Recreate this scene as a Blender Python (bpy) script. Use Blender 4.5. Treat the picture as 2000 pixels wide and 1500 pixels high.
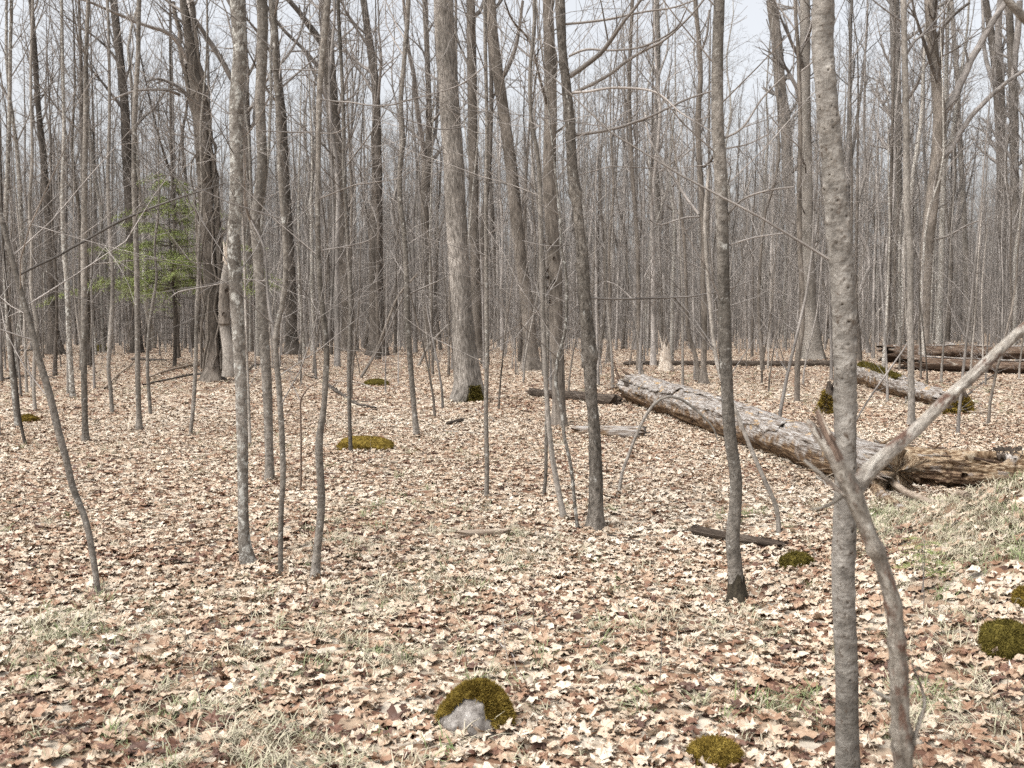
import bpy, math, random
import numpy as np
from mathutils import Vector

for _o in list(bpy.data.objects):
    bpy.data.objects.remove(_o)
SC = bpy.context.scene
COL = SC.collection
R = math.radians

# ------------------------------------------------------------------ camera, sky, sun, exposure
CAM_H = 1.55
F = 2000.0                      # focal length in pixels of the 2000 x 1500 photograph
PITCH = math.atan(130.0 / F)    # horizon lies 130 px above the middle
cam = bpy.data.cameras.new('camera')
camo = bpy.data.objects.new('camera', cam)
COL.objects.link(camo)
camo.location = (0, 0, CAM_H)
camo.rotation_euler = (math.pi / 2 - PITCH, 0, 0)
cam.sensor_width = 36.0
cam.lens = 36.0 * F / 2000.0
cam.clip_start = 0.05
cam.clip_end = 1500.0
cam.dof.use_dof = True
cam.dof.focus_distance = 8.0
cam.dof.aperture_fstop = 6.3
SC.camera = camo

SUN_EL, SUN_AZ = R(56), R(-125)     # azimuth clockwise from +Y (the view direction)
w = bpy.data.worlds.new('World')
SC.world = w
w.use_nodes = True
wn = w.node_tree
wn.nodes.clear()
sky = wn.nodes.new('ShaderNodeTexSky')
sky.sky_type = 'NISHITA'
sky.sun_disc = False
sky.sun_elevation = SUN_EL
sky.sun_rotation = SUN_AZ
sky.air_density = 1.0
sky.dust_density = 6.0
sky.ozone_density = 1.0
hs = wn.nodes.new('ShaderNodeHueSaturation')
hs.inputs['Saturation'].default_value = 0.2
bg = wn.nodes.new('ShaderNodeBackground')
bg.inputs['Strength'].default_value = 0.15
wo = wn.nodes.new('ShaderNodeOutputWorld')
wn.links.new(sky.outputs[0], hs.inputs['Color'])
wn.links.new(hs.outputs[0], bg.inputs['Color'])
wn.links.new(bg.outputs[0], wo.inputs['Surface'])

sl = bpy.data.lights.new('sun', 'SUN')
sl.energy = 1.35
sl.angle = R(48)
sl.color = (1.0, 0.985, 0.965)
so = bpy.data.objects.new('sun', sl)
COL.objects.link(so)
_sd = Vector((math.sin(SUN_AZ) * math.cos(SUN_EL), math.cos(SUN_AZ) * math.cos(SUN_EL), math.sin(SUN_EL)))
so.rotation_euler = _sd.to_track_quat('Z', 'Y').to_euler()
so.location = (0, 0, 30)

SC.view_settings.view_transform = 'Standard'
SC.view_settings.look = 'None'
SC.view_settings.gamma = 1.0
SC.view_settings.use_curve_mapping = False
SC.view_settings.exposure = 1.02
SC.render.engine = 'CYCLES'
SC.cycles.max_bounces = 4
SC.cycles.diffuse_bounces = 3
SC.cycles.glossy_bounces = 2
SC.cycles.transmission_bounces = 2
SC.cycles.use_denoising = False

# ------------------------------------------------------------------ noise, ground height, pixel helpers
def _hash(ix, iy, iz):
    h = (ix.astype(np.int64) * 374761393 + iy.astype(np.int64) * 668265263 + iz.astype(np.int64) * 2147483647) & 0x7fffffff
    h = ((h ^ (h >> 13)) * 1274126177) & 0x7fffffff
    h = ((h ^ (h >> 16)) * 1911520717) & 0x7fffffff
    return (h & 0xffff) / 32767.5 - 1.0

def vnoise(x, y, z=0.0):
    x, y, z = np.broadcast_arrays(np.asarray(x, float), np.asarray(y, float), np.asarray(z, float))
    fx, fy, fz = np.floor(x), np.floor(y), np.floor(z)
    tx, ty, tz = x - fx, y - fy, z - fz
    tx, ty, tz = (t * t * (3 - 2 * t) for t in (tx, ty, tz))
    out = 0.0
    for i in (0, 1):
        for j in (0, 1):
            for k in (0, 1):
                wgt = (tx if i else 1 - tx) * (ty if j else 1 - ty) * (tz if k else 1 - tz)
                out = out + wgt * _hash(fx + i, fy + j, fz + k)
    return out

def fbm(x, y, z=0.0, o=3):
    a, s, t = 1.0, 0.0, 0.0
    for i in range(o):
        s = s + a * vnoise(np.asarray(x) * 2 ** i + 17.3 * i, np.asarray(y) * 2 ** i - 9.1 * i, np.asarray(z) * 2 ** i)
        t += a
        a *= 0.5
    return s / t

def sstep(a, b, x):
    t = np.clip((np.asarray(x, float) - a) / (b - a), 0, 1)
    return t * t * (3 - 2 * t)

def gh(x, y):
    x = np.asarray(x, float)
    y = np.asarray(y, float)
    z = 0.035 * vnoise(x * 0.6 + 3, y * 0.6) + 0.015 * vnoise(x * 1.9, y * 1.9 + 7)
    z = z + 0.16 * vnoise(x * 0.09 + 11, y * 0.09 + 5) * sstep(14, 40, y)
    # grassy hummock at the lower right of the view
    e = ((x - 3.55) / 1.3) ** 2 + ((y - 5.6) / 1.8) ** 2
    z = z + 0.68 * np.exp(-e * 1.15) * (1 + 0.15 * vnoise(x * 2.2, y * 2.2, 4.0))
    return z

CP, SP = math.cos(PITCH), math.sin(PITCH)
def ray(px, py):
    a, b = (px - 1000.0) / F, (750.0 - py) / F
    return np.array([a, CP + b * SP, -SP + b * CP])

def at(px, py, d):
    """the point seen at photograph pixel (px, py) whose distance in front of the viewer is d metres"""
    r = ray(px, py)
    return np.array([0, 0, CAM_H]) + r * (d / r[1])

def on_ground(px, py):
    r = ray(px, py)
    t, prev = 1.0, 1.0
    while t < 400:
        p = r * t
        if CAM_H + p[2] < float(gh(p[0], p[1])):
            break
        prev = t
        t += max(0.05, t * 0.01)
    lo, hi = prev, t
    for _ in range(24):
        m = (lo + hi) / 2
        p = r * m
        if CAM_H + p[2] < float(gh(p[0], p[1])):
            hi = m
        else:
            lo = m
    return np.array([0, 0, CAM_H]) + r * hi

def pix(p):
    """where a world point falls in the photograph"""
    x, y, z = p[0], p[1], p[2] - CAM_H
    dep = y * CP - z * SP
    up = y * SP + z * CP
    return 1000 + F * x / dep, 750 - F * up / dep, dep

# ------------------------------------------------------------------ mesh builder
class MB:
    def __init__(self):
        self.v, self.q, self.t, self.tc, self.n = [], [], [], [], 0
    def add(self, v, q=None, t=None, tc=None):
        v = np.asarray(v, np.float32)
        self.v.append(v)
        if q is not None and len(q):
            self.q.append(np.asarray(q, np.int32) + self.n)
        if t is not None and len(t):
            self.t.append(np.asarray(t, np.int32) + self.n)
        self.tc.append(np.asarray(v if tc is None else tc, np.float32))
        self.n += len(v)
    def mesh(self, name, mat, smooth=True):
        me = bpy.data.meshes.new(name)
        if self.n == 0:
            return me
        v = np.concatenate(self.v)
        q = np.concatenate(self.q) if self.q else np.zeros((0, 4), np.int32)
        t = np.concatenate(self.t) if self.t else np.zeros((0, 3), np.int32)
        me.vertices.add(len(v))
        me.vertices.foreach_set('co', v.ravel())
        me.loops.add(q.size + t.size)
        me.loops.foreach_set('vertex_index', np.concatenate([q.ravel(), t.ravel()]).astype(np.int32))
        me.polygons.add(len(q) + len(t))
        st = np.concatenate([np.arange(len(q)) * 4, q.size + np.arange(len(t)) * 3]).astype(np.int32)
        me.polygons.foreach_set('loop_start', st)
        me.polygons.foreach_set('use_smooth', np.full(len(st), smooth))
        a = me.attributes.new('tc', 'FLOAT_VECTOR', 'POINT')
        a.data.foreach_set('vector', np.concatenate(self.tc).ravel())
        me.update(calc_edges=True)
        me.materials.append(mat)
        return me
    def obj(self, name, mat, parent=None, smooth=True):
        o = bpy.data.objects.new(name, self.mesh(name, mat, smooth))
        COL.objects.link(o)
        o.parent = parent
        return o

def tube(mb, P, rad, k=8, disp=None, s0=0.0, phase=0.0, closed=True):
    P = np.asarray(P, float)
    rad = np.asarray(rad, float)
    n = len(P)
    T = np.gradient(P, axis=0)
    T /= np.linalg.norm(T, axis=1)[:, None] + 1e-12
    ax = np.argmin(np.abs(T).max(axis=0))
    ref = np.zeros(3)
    ref[ax] = 1.0
    U = np.cross(T, ref)
    U /= np.linalg.norm(U, axis=1)[:, None] + 1e-12
    V = np.cross(T, U)
    s = s0 + np.concatenate([[0], np.cumsum(np.linalg.norm(np.diff(P, axis=0), axis=1))])
    th = np.arange(k) * 2 * math.pi / k + phase
    c, sn = np.cos(th), np.sin(th)
    rr = np.repeat(rad[:, None], k, 1)
    TH = np.repeat(th[None, :], n, 0)
    S = np.repeat(s[:, None], k, 1)
    if disp is not None:
        rr = disp(TH, S, rr)
    X = P[:, None, :] + U[:, None, :] * (c * rr)[:, :, None] + V[:, None, :] * (sn * rr)[:, :, None]
    tc = np.stack([c * rad[:, None], sn * rad[:, None], S], axis=2)
    i = np.arange(n - 1)[:, None] * k
    j = np.arange(k)[None, :]
    j2 = (j + 1) % k
    q = np.stack([i + j, i + j2, i + k + j2, i + k + j], axis=2).reshape(-1, 4)
    mb.add(X.reshape(-1, 3), q=q, tc=tc.reshape(-1, 3))

def smooth_path(P, step):
    """Catmull-Rom through rows of P (any columns), resampled about every `step` metres of the first three columns"""
    P = np.asarray(P, float)
    if len(P) < 3:
        n = max(2, int(np.linalg.norm(P[1, :3] - P[0, :3]) / step))
        t = np.linspace(0, 1, n + 1)[:, None]
        return P[0] * (1 - t) + P[1] * t
    Q = np.vstack([2 * P[0] - P[1], P, 2 * P[-1] - P[-2]])
    out = []
    for i in range(1, len(Q) - 2):
        n = max(1, int(math.ceil(np.linalg.norm(Q[i + 1, :3] - Q[i, :3]) / step)))
        t = (np.arange(n) / n)[:, None]
        a, b, c, d = Q[i - 1], Q[i], Q[i + 1], Q[i + 2]
        out.append(0.5 * ((2 * b) + (c - a) * t + (2 * a - 5 * b + 4 * c - d) * t ** 2 + (3 * b - a - 3 * c + d) * t ** 3))
    out.append(P[-1][None])
    return np.vstack(out)

# ------------------------------------------------------------------ materials
def nn(nt, typ, **kw):
    n = nt.nodes.new(typ)
    for k, v in kw.items():
        if k.startswith('i_'):
            key = k[2:]
            key = int(key) if key.isdigit() else key.replace('_', ' ')
            n.inputs[key].default_value = v
        else:
            setattr(n, k, v)
    return n

def ramp(nt, fac, stops, interp='LINEAR'):
    r = nt.nodes.new('ShaderNodeValToRGB')
    r.color_ramp.interpolation = interp
    e = r.color_ramp.elements
    while len(e) < len(stops):
        e.new(0.5)
    for i, (p, c) in enumerate(stops):
        e[i].position = p
        e[i].color = (*c, 1) if len(c) == 3 else c
    nt.links.new(fac, r.inputs[0])
    return r

def newmat(name):
    m = bpy.data.materials.new(name)
    m.use_nodes = True
    nt = m.node_tree
    nt.nodes.clear()
    out = nn(nt, 'ShaderNodeOutputMaterial')
    b = nn(nt, 'ShaderNodeBsdfPrincipled')
    b.inputs['Roughness'].default_value = 0.9
    b.inputs['Specular IOR Level'].default_value = 0.15
    nt.links.new(b.outputs[0], out.inputs[0])
    return m, nt, b

def coords(nt, scale, src='tc'):
    if src == 'tc':
        a = nn(nt, 'ShaderNodeAttribute', attribute_name='tc').outputs['Vector']
    else:
        a = nn(nt, 'ShaderNodeTexCoord').outputs['Object']
    mp = nn(nt, 'ShaderNodeMapping')
    mp.inputs['Scale'].default_value = scale
    nt.links.new(a, mp.inputs[0])
    oi = nn(nt, 'ShaderNodeObjectInfo')
    ml = nn(nt, 'ShaderNodeMath', operation='MULTIPLY', i_1=53.0)
    nt.links.new(oi.outputs['Random'], ml.inputs[0])
    nt.links.new(ml.outputs[0], mp.inputs['Location'])
    return mp.outputs[0], oi

def mixc(nt, fac, a, b, mode='MIX'):
    m = nn(nt, 'ShaderNodeMix', data_type='RGBA', blend_type=mode)
    for key, val in ((0, fac), (6, a), (7, b)):
        if hasattr(val, 'is_output'):
            nt.links.new(val, m.inputs[key])
        else:
            m.inputs[key].default_value = (*val, 1) if isinstance(val, tuple) else val
    return m.outputs[2]

def bark(name, dark, base, light, patch=None, patch_lo=0.6, ridge=(60, 60, 7), bump=0.5, patch_scale=(9, 9, 5), vary=0.25, fine=150.0, pit=False):
    def gr(c):
        l = (c[0] + c[1] + c[2]) / 3
        return tuple(a * 0.5 + l * g * 0.5 for a, g in zip(c, (1.04, 1.0, 0.94)))
    dark, base, light = gr(dark), gr(base), gr(light)
    m, nt, b = newmat(name)
    v, oi = coords(nt, ridge)
    n1 = nn(nt, 'ShaderNodeTexNoise', i_Scale=1.0, i_Detail=5.0, i_Roughness=0.6)
    nt.links.new(v, n1.inputs['Vector'])
    c = ramp(nt, n1.outputs['Fac'], [(0.3, dark), (0.5, base), (0.7, light)]).outputs[0]
    v2, _ = coords(nt, (3.0, 3.0, 1.2))
    n2 = nn(nt, 'ShaderNodeTexNoise', i_Scale=1.0, i_Detail=3.0)
    nt.links.new(v2, n2.inputs['Vector'])
    sh = ramp(nt, n2.outputs['Fac'], [(0.32, (0.56, 0.545, 0.52)), (0.68, (1.38, 1.36, 1.34))]).outputs[0]
    c = mixc(nt, 1.0, c, sh, 'MULTIPLY')
    if patch is not None:
        v3, _ = coords(nt, patch_scale)
        n3 = nn(nt, 'ShaderNodeTexNoise', i_Scale=1.0, i_Detail=6.0, i_Roughness=0.7)
        nt.links.new(v3, n3.inputs['Vector'])
        f = ramp(nt, n3.outputs['Fac'], [(patch_lo, (0, 0, 0)), (patch_lo + 0.09, (1, 1, 1))]).outputs[0]
        c = mixc(nt, f, c, patch)
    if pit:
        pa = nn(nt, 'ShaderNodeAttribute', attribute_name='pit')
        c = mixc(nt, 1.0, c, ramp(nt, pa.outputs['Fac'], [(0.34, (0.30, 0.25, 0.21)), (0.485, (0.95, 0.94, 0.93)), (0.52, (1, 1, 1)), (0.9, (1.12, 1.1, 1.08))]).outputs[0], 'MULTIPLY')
    vr = nn(nt, 'ShaderNodeMapRange', i_3=1 - vary, i_4=1 + vary)
    nt.links.new(oi.outputs['Random'], vr.inputs[0])
    hsv = nn(nt, 'ShaderNodeHueSaturation')
    nt.links.new(vr.outputs[0], hsv.inputs['Value'])
    nt.links.new(c, hsv.inputs['Color'])
    nt.links.new(hsv.outputs[0], b.inputs['Base Color'])
    v4, _ = coords(nt, (fine, fine, fine * 0.4))
    n4 = nn(nt, 'ShaderNodeTexNoise', i_Scale=1.0, i_Detail=3.0)
    nt.links.new(v4, n4.inputs['Vector'])
    ad = nn(nt, 'ShaderNodeMath', operation='MULTIPLY_ADD', i_1=0.35)
    nt.links.new(n4.outputs['Fac'], ad.inputs[0])
    nt.links.new(n1.outputs['Fac'], ad.inputs[2])
    bp = nn(nt, 'ShaderNodeBump', i_Strength=bump, i_Distance=0.02)
    nt.links.new(ad.outputs[0], bp.inputs['Height'])
    nt.links.new(bp.outputs[0], b.inputs['Normal'])
    return m

M = {}
M['smooth'] = bark('bark_smooth', (0.085, 0.072, 0.058), (0.165, 0.142, 0.116), (0.24, 0.212, 0.178), patch=(0.38, 0.37, 0.34), patch_lo=0.585, ridge=(34, 34, 26), bump=0.8, patch_scale=(20, 20, 18))
M['lichen'] = bark('bark_lichen', (0.11, 0.09, 0.07), (0.21, 0.182, 0.15), (0.29, 0.262, 0.225), patch=(0.46, 0.45, 0.41), patch_lo=0.51, ridge=(34, 34, 26), bump=0.7, patch_scale=(26, 26, 20))
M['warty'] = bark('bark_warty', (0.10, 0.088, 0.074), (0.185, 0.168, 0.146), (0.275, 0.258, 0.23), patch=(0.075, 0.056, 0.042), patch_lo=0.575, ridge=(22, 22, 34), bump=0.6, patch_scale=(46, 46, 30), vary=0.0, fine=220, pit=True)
M['ridged'] = bark('bark_ridged', (0.055, 0.045, 0.036), (0.18, 0.153, 0.126), (0.36, 0.325, 0.285), ridge=(50, 50, 8), bump=1.0, vary=0.05)
M['brown'] = bark('bark_brown', (0.065, 0.051, 0.039), (0.14, 0.112, 0.086), (0.22, 0.182, 0.144), patch=(0.30, 0.26, 0.21), patch_lo=0.68, ridge=(36, 36, 7), bump=0.8)
M['dark'] = bark('bark_dark', (0.045, 0.036, 0.028), (0.095, 0.075, 0.058), (0.16, 0.13, 0.103), ridge=(34, 34, 7), bump=0.8)
M['pale'] = bark('bark_pale', (0.14, 0.12, 0.098), (0.245, 0.215, 0.182), (0.35, 0.315, 0.275), ridge=(40, 40, 20), bump=0.5)
M['burl'] = bark('bark_burl', (0.045, 0.036, 0.027), (0.12, 0.10, 0.078), (0.21, 0.182, 0.15), patch=(0.42, 0.41, 0.38), patch_lo=0.60, ridge=(46, 46, 22), bump=1.0, patch_scale=(30, 30, 14), vary=0.0)
M['damp'] = bark('bark_damp', (0.02, 0.015, 0.009), (0.045, 0.034, 0.018), (0.08, 0.062, 0.03), ridge=(40, 40, 20), bump=0.6, vary=0.0)
M['twig'] = bark('bark_twig', (0.14, 0.12, 0.108), (0.21, 0.184, 0.168), (0.295, 0.262, 0.24), ridge=(20, 20, 6), bump=0.2, vary=0.3)
M['fork'] = bark('bark_fork', (0.10, 0.078, 0.058), (0.22, 0.188, 0.148), (0.36, 0.335, 0.285), patch=(0.10, 0.06, 0.044), patch_lo=0.55, ridge=(60, 60, 22), bump=0.9, patch_scale=(34, 34, 13), vary=0.0)
M['torn'] = bark('wood_torn', (0.09, 0.05, 0.03), (0.16, 0.09, 0.055), (0.27, 0.16, 0.09), ridge=(120, 120, 6), bump=0.8, vary=0.0)
M['far'] = bark('bark_far', (0.125, 0.111, 0.102), (0.225, 0.201, 0.184), (0.31, 0.28, 0.258), ridge=(20, 20, 7), bump=0.5, vary=0.38)  # lightened and cooled: the fade of distant trunks in haze is painted into this bark

def wood(name, cols, sc=(46, 46, 5.0), bump=1.0, patch=None, plo=0.58, psc=(9, 9, 4), under=None):
    m, nt, b = newmat(name)
    v, _ = coords(nt, sc)
    n1 = nn(nt, 'ShaderNodeTexNoise', i_Scale=1.0, i_Detail=6.0, i_Roughness=0.65, i_Distortion=0.6)
    nt.links.new(v, n1.inputs['Vector'])
    c = ramp(nt, n1.outputs['Fac'], cols).outputs[0]
    if patch is not None:
        v2, _ = coords(nt, psc)
        n2 = nn(nt, 'ShaderNodeTexNoise', i_Scale=1.0, i_Detail=5.0, i_Roughness=0.6)
        nt.links.new(v2, n2.inputs['Vector'])
        f = ramp(nt, n2.outputs['Fac'], [(plo, (0, 0, 0)), (plo + 0.08, (1, 1, 1))]).outputs[0]
        c = mixc(nt, f, c, patch)
        f2 = ramp(nt, n2.outputs['Fac'], [(0.28, (0.35, 0.30, 0.27)), (0.42, (1, 1, 1))]).outputs[0]
        c = mixc(nt, 1.0, c, f2, 'MULTIPLY')
    if under is not None:      # unweathered brown wood of the lower flank, with shade under the log painted in
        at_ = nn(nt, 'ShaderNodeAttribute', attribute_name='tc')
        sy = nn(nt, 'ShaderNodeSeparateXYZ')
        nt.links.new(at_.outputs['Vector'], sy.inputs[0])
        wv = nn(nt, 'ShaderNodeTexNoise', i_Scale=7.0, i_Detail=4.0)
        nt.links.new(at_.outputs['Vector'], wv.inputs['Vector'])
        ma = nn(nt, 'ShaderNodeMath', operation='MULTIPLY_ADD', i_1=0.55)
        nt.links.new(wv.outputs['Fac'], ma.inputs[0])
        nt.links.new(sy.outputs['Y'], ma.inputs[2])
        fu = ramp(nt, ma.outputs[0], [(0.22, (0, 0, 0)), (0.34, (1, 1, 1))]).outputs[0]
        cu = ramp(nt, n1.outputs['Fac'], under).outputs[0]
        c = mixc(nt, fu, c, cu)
    nt.links.new(c, b.inputs['Base Color'])
    bp = nn(nt, 'ShaderNodeBump', i_Strength=bump, i_Distance=0.02)
    nt.links.new(n1.outputs['Fac'], bp.inputs['Height'])
    nt.links.new(bp.outputs[0], b.inputs['Normal'])
    return m

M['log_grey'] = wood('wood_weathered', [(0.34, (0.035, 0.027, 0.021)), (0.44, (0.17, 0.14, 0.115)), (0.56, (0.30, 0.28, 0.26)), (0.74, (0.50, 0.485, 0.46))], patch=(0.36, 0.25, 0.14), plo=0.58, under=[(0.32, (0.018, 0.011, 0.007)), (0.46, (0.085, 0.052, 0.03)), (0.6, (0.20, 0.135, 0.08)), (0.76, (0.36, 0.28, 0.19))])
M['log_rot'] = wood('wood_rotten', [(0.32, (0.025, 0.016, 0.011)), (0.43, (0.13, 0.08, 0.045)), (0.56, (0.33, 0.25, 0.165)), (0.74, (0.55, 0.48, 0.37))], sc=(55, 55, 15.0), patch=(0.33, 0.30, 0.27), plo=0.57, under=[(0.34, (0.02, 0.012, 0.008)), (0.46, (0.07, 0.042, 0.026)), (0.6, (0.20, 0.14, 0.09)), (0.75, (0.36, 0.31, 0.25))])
M['log_dark'] = wood('wood_dark', [(0.3, (0.014, 0.011, 0.009)), (0.5, (0.05, 0.038, 0.029)), (0.74, (0.16, 0.13, 0.105))], patch=(0.22, 0.185, 0.15), plo=0.68)
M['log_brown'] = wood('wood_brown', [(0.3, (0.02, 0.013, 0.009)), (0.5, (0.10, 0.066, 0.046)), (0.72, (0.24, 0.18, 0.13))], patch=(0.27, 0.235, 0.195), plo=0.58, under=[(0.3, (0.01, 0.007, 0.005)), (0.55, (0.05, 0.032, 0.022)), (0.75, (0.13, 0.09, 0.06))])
M['stick'] = wood('wood_stick', [(0.3, (0.13, 0.095, 0.07)), (0.5, (0.27, 0.215, 0.165)), (0.72, (0.42, 0.36, 0.295))], sc=(60, 60, 6), bump=0.4)
M['stump'] = wood('wood_bleached', [(0.3, (0.10, 0.07, 0.05)), (0.45, (0.36, 0.30, 0.24)), (0.72, (0.62, 0.57, 0.50))], sc=(50, 50, 6), bump=0.8)

def stone_mat():
    m, nt, b = newmat('stone_grey')
    v, _ = coords(nt, (22, 22, 22), 'obj')
    n1 = nn(nt, 'ShaderNodeTexNoise', i_Scale=1.0, i_Detail=7.0, i_Roughness=0.7)
    nt.links.new(v, n1.inputs['Vector'])
    c = ramp(nt, n1.outputs['Fac'], [(0.34, (0.07, 0.06, 0.052)), (0.5, (0.20, 0.182, 0.165)), (0.68, (0.40, 0.375, 0.345))]).outputs[0]
    nt.links.new(c, b.inputs['Base Color'])
    bp = nn(nt, 'ShaderNodeBump', i_Strength=0.7, i_Distance=0.015)
    nt.links.new(n1.outputs['Fac'], bp.inputs['Height'])
    nt.links.new(bp.outputs[0], b.inputs['Normal'])
    return m
M['stone'] = stone_mat()

def moss_mat(name, c0, c1, c2):
    m, nt, b = newmat(name)
    v, _ = coords(nt, (30, 30, 30), 'obj')
    n1 = nn(nt, 'ShaderNodeTexNoise', i_Scale=1.0, i_Detail=5.0, i_Roughness=0.7)
    nt.links.new(v, n1.inputs['Vector'])
    c = ramp(nt, n1.outputs['Fac'], [(0.3, c0), (0.5, c1), (0.7, c2)]).outputs[0]
    nt.links.new(c, b.inputs['Base Color'])
    b.inputs['Roughness'].default_value = 1.0
    b.inputs['Specular IOR Level'].default_value = 0.05
    return m
M['moss'] = moss_mat('moss_gold', (0.06, 0.04, 0.009), (0.152, 0.106, 0.023), (0.26, 0.192, 0.048))
M['moss_dark'] = moss_mat('moss_olive', (0.034, 0.028, 0.008), (0.088, 0.071, 0.017), (0.16, 0.128, 0.034))
M['needle'] = moss_mat('needle_green', (0.15, 0.185, 0.06), (0.23, 0.27, 0.10), (0.31, 0.34, 0.15))

LEAF_STOPS = [(0.0, (0.53, 0.472, 0.39)), (0.24, (0.475, 0.405, 0.32)), (0.45, (0.41, 0.328, 0.244)), (0.62, (0.305, 0.212, 0.144)),
              (0.78, (0.22, 0.128, 0.08)), (0.91, (0.14, 0.074, 0.05)), (1.0, (0.08, 0.046, 0.034))]

def leaf_mat():
    m, nt, b = newmat('dry_leaf')
    a = nn(nt, 'ShaderNodeAttribute', attribute_type='INSTANCER', attribute_name='tint')
    tc = nn(nt, 'ShaderNodeAttribute', attribute_name='tc')
    n1 = nn(nt, 'ShaderNodeTexNoise', i_Scale=26.0, i_Detail=3.0)
    nt.links.new(tc.outputs['Vector'], n1.inputs['Vector'])
    ad = nn(nt, 'ShaderNodeMath', operation='MULTIPLY_ADD', i_1=0.24, i_2=-0.12)
    nt.links.new(n1.outputs['Fac'], ad.inputs[0])
    sm = nn(nt, 'ShaderNodeMath', operation='ADD', use_clamp=True)
    nt.links.new(a.outputs['Fac'], sm.inputs[0])
    nt.links.new(ad.outputs[0], sm.inputs[1])
    c = ramp(nt, sm.outputs[0], LEAF_STOPS).outputs[0]
    # veins fan out from the stalk: a fixed drawing on every leaf blade
    sx = nn(nt, 'ShaderNodeSeparateXYZ')
    nt.links.new(tc.outputs['Vector'], sx.inputs[0])
    an = nn(nt, 'ShaderNodeMath', operation='ARCTAN2')
    ya = nn(nt, 'ShaderNodeMath', operation='ADD', i_1=0.035)
    nt.links.new(sx.outputs['Y'], ya.inputs[0])
    nt.links.new(sx.outputs['X'], an.inputs[0])
    nt.links.new(ya.outputs[0], an.inputs[1])
    ms = nn(nt, 'ShaderNodeMath', operation='MULTIPLY', i_1=6.6)
    nt.links.new(an.outputs[0], ms.inputs[0])
    cs = nn(nt, 'ShaderNodeMath', operation='COSINE')
    nt.links.new(ms.outputs[0], cs.inputs[0])
    vf = ramp(nt, cs.outputs[0], [(0.90, (1, 1, 1)), (0.985, (0.78, 0.70, 0.64))]).outputs[0]
    c = mixc(nt, 1.0, c, vf, 'MULTIPLY')
    nt.links.new(c, b.inputs['Base Color'])
    b.inputs['Roughness'].default_value = 0.62
    b.inputs['Specular IOR Level'].default_value = 0.3
    bp = nn(nt, 'ShaderNodeBump', i_Strength=0.5, i_Distance=0.004)
    nt.links.new(n1.outputs['Fac'], bp.inputs['Height'])
    nt.links.new(bp.outputs[0], b.inputs['Normal'])
    return m
M['leaf'] = leaf_mat()

def grass_mat():
    m, nt, b = newmat('grass_blade')
    a = nn(nt, 'ShaderNodeAttribute', attribute_type='INSTANCER', attribute_name='tint')
    tc = nn(nt, 'ShaderNodeAttribute', attribute_name='tc')
    sx = nn(nt, 'ShaderNodeSeparateXYZ')
    nt.links.new(tc.outputs['Vector'], sx.inputs[0])
    sm = nn(nt, 'ShaderNodeMath', operation='ADD', use_clamp=True)
    nt.links.new(a.outputs['Fac'], sm.inputs[0])
    nt.links.new(sx.outputs['X'], sm.inputs[1])
    c = ramp(nt, sm.outputs[0], [(0.0, (0.40, 0.355, 0.265)), (0.3, (0.31, 0.29, 0.20)), (0.55, (0.21, 0.22, 0.125)), (0.85, (0.14, 0.175, 0.07)), (1.0, (0.09, 0.135, 0.042))]).outputs[0]
    nt.links.new(c, b.inputs['Base Color'])
    b.inputs['Roughness'].default_value = 0.7
    return m
M['grass'] = grass_mat()

def ground_mat():
    m, nt, b = newmat('leaf_litter_ground')
    geo = nn(nt, 'ShaderNodeNewGeometry')
    nz = nn(nt, 'ShaderNodeTexNoise', i_Scale=9.0, i_Detail=2.0)
    nt.links.new(geo.outputs['Position'], nz.inputs['Vector'])
    wr = mixc(nt, 0.08, geo.outputs['Position'], nz.outputs['Color'], 'ADD')
    vo = nn(nt, 'ShaderNodeTexVoronoi', i_Scale=11.0)
    vo.feature = 'F1'
    nt.links.new(wr, vo.inputs['Vector'])
    sp = nn(nt, 'ShaderNodeSeparateColor')
    nt.links.new(vo.outputs['Color'], sp.inputs[0])
    big = nn(nt, 'ShaderNodeTexNoise', i_Scale=0.35, i_Detail=3.0)
    nt.links.new(geo.outputs['Position'], big.inputs['Vector'])
    ad = nn(nt, 'ShaderNodeMath', operation='MULTIPLY_ADD', i_1=0.5, i_2=-0.22)
    nt.links.new(big.outputs['Fac'], ad.inputs[0])
    sm = nn(nt, 'ShaderNodeMath', operation='ADD', use_clamp=True)
    nt.links.new(sp.outputs[0], sm.inputs[0])
    nt.links.new(ad.outputs[0], sm.inputs[1])
    c = ramp(nt, sm.outputs[0], [(p, tuple(v * 0.8 for v in cc)) for p, cc in LEAF_STOPS]).outputs[0]
    nt.links.new(c, b.inputs['Base Color'])
    bp = nn(nt, 'ShaderNodeBump', i_Strength=0.9, i_Distance=0.04)
    nt.links.new(vo.outputs['Distance'], bp.inputs['Height'])
    nt.links.new(bp.outputs[0], b.inputs['Normal'])
    return m
M['ground'] = ground_mat()

# ------------------------------------------------------------------ object helpers
def tag(o, label=None, cat=None, group=None, kind=None):
    if label: o['label'] = label
    if cat: o['category'] = cat
    if group: o['group'] = group
    if kind: o['kind'] = kind
    return o

def empty(name, loc, label=None, cat=None, group=None):
    o = bpy.data.objects.new(name, None)
    COL.objects.link(o)
    o.location = tuple(float(c) for c in loc)
    o.empty_display_size = 0.1
    return tag(o, label, cat, group)

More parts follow.
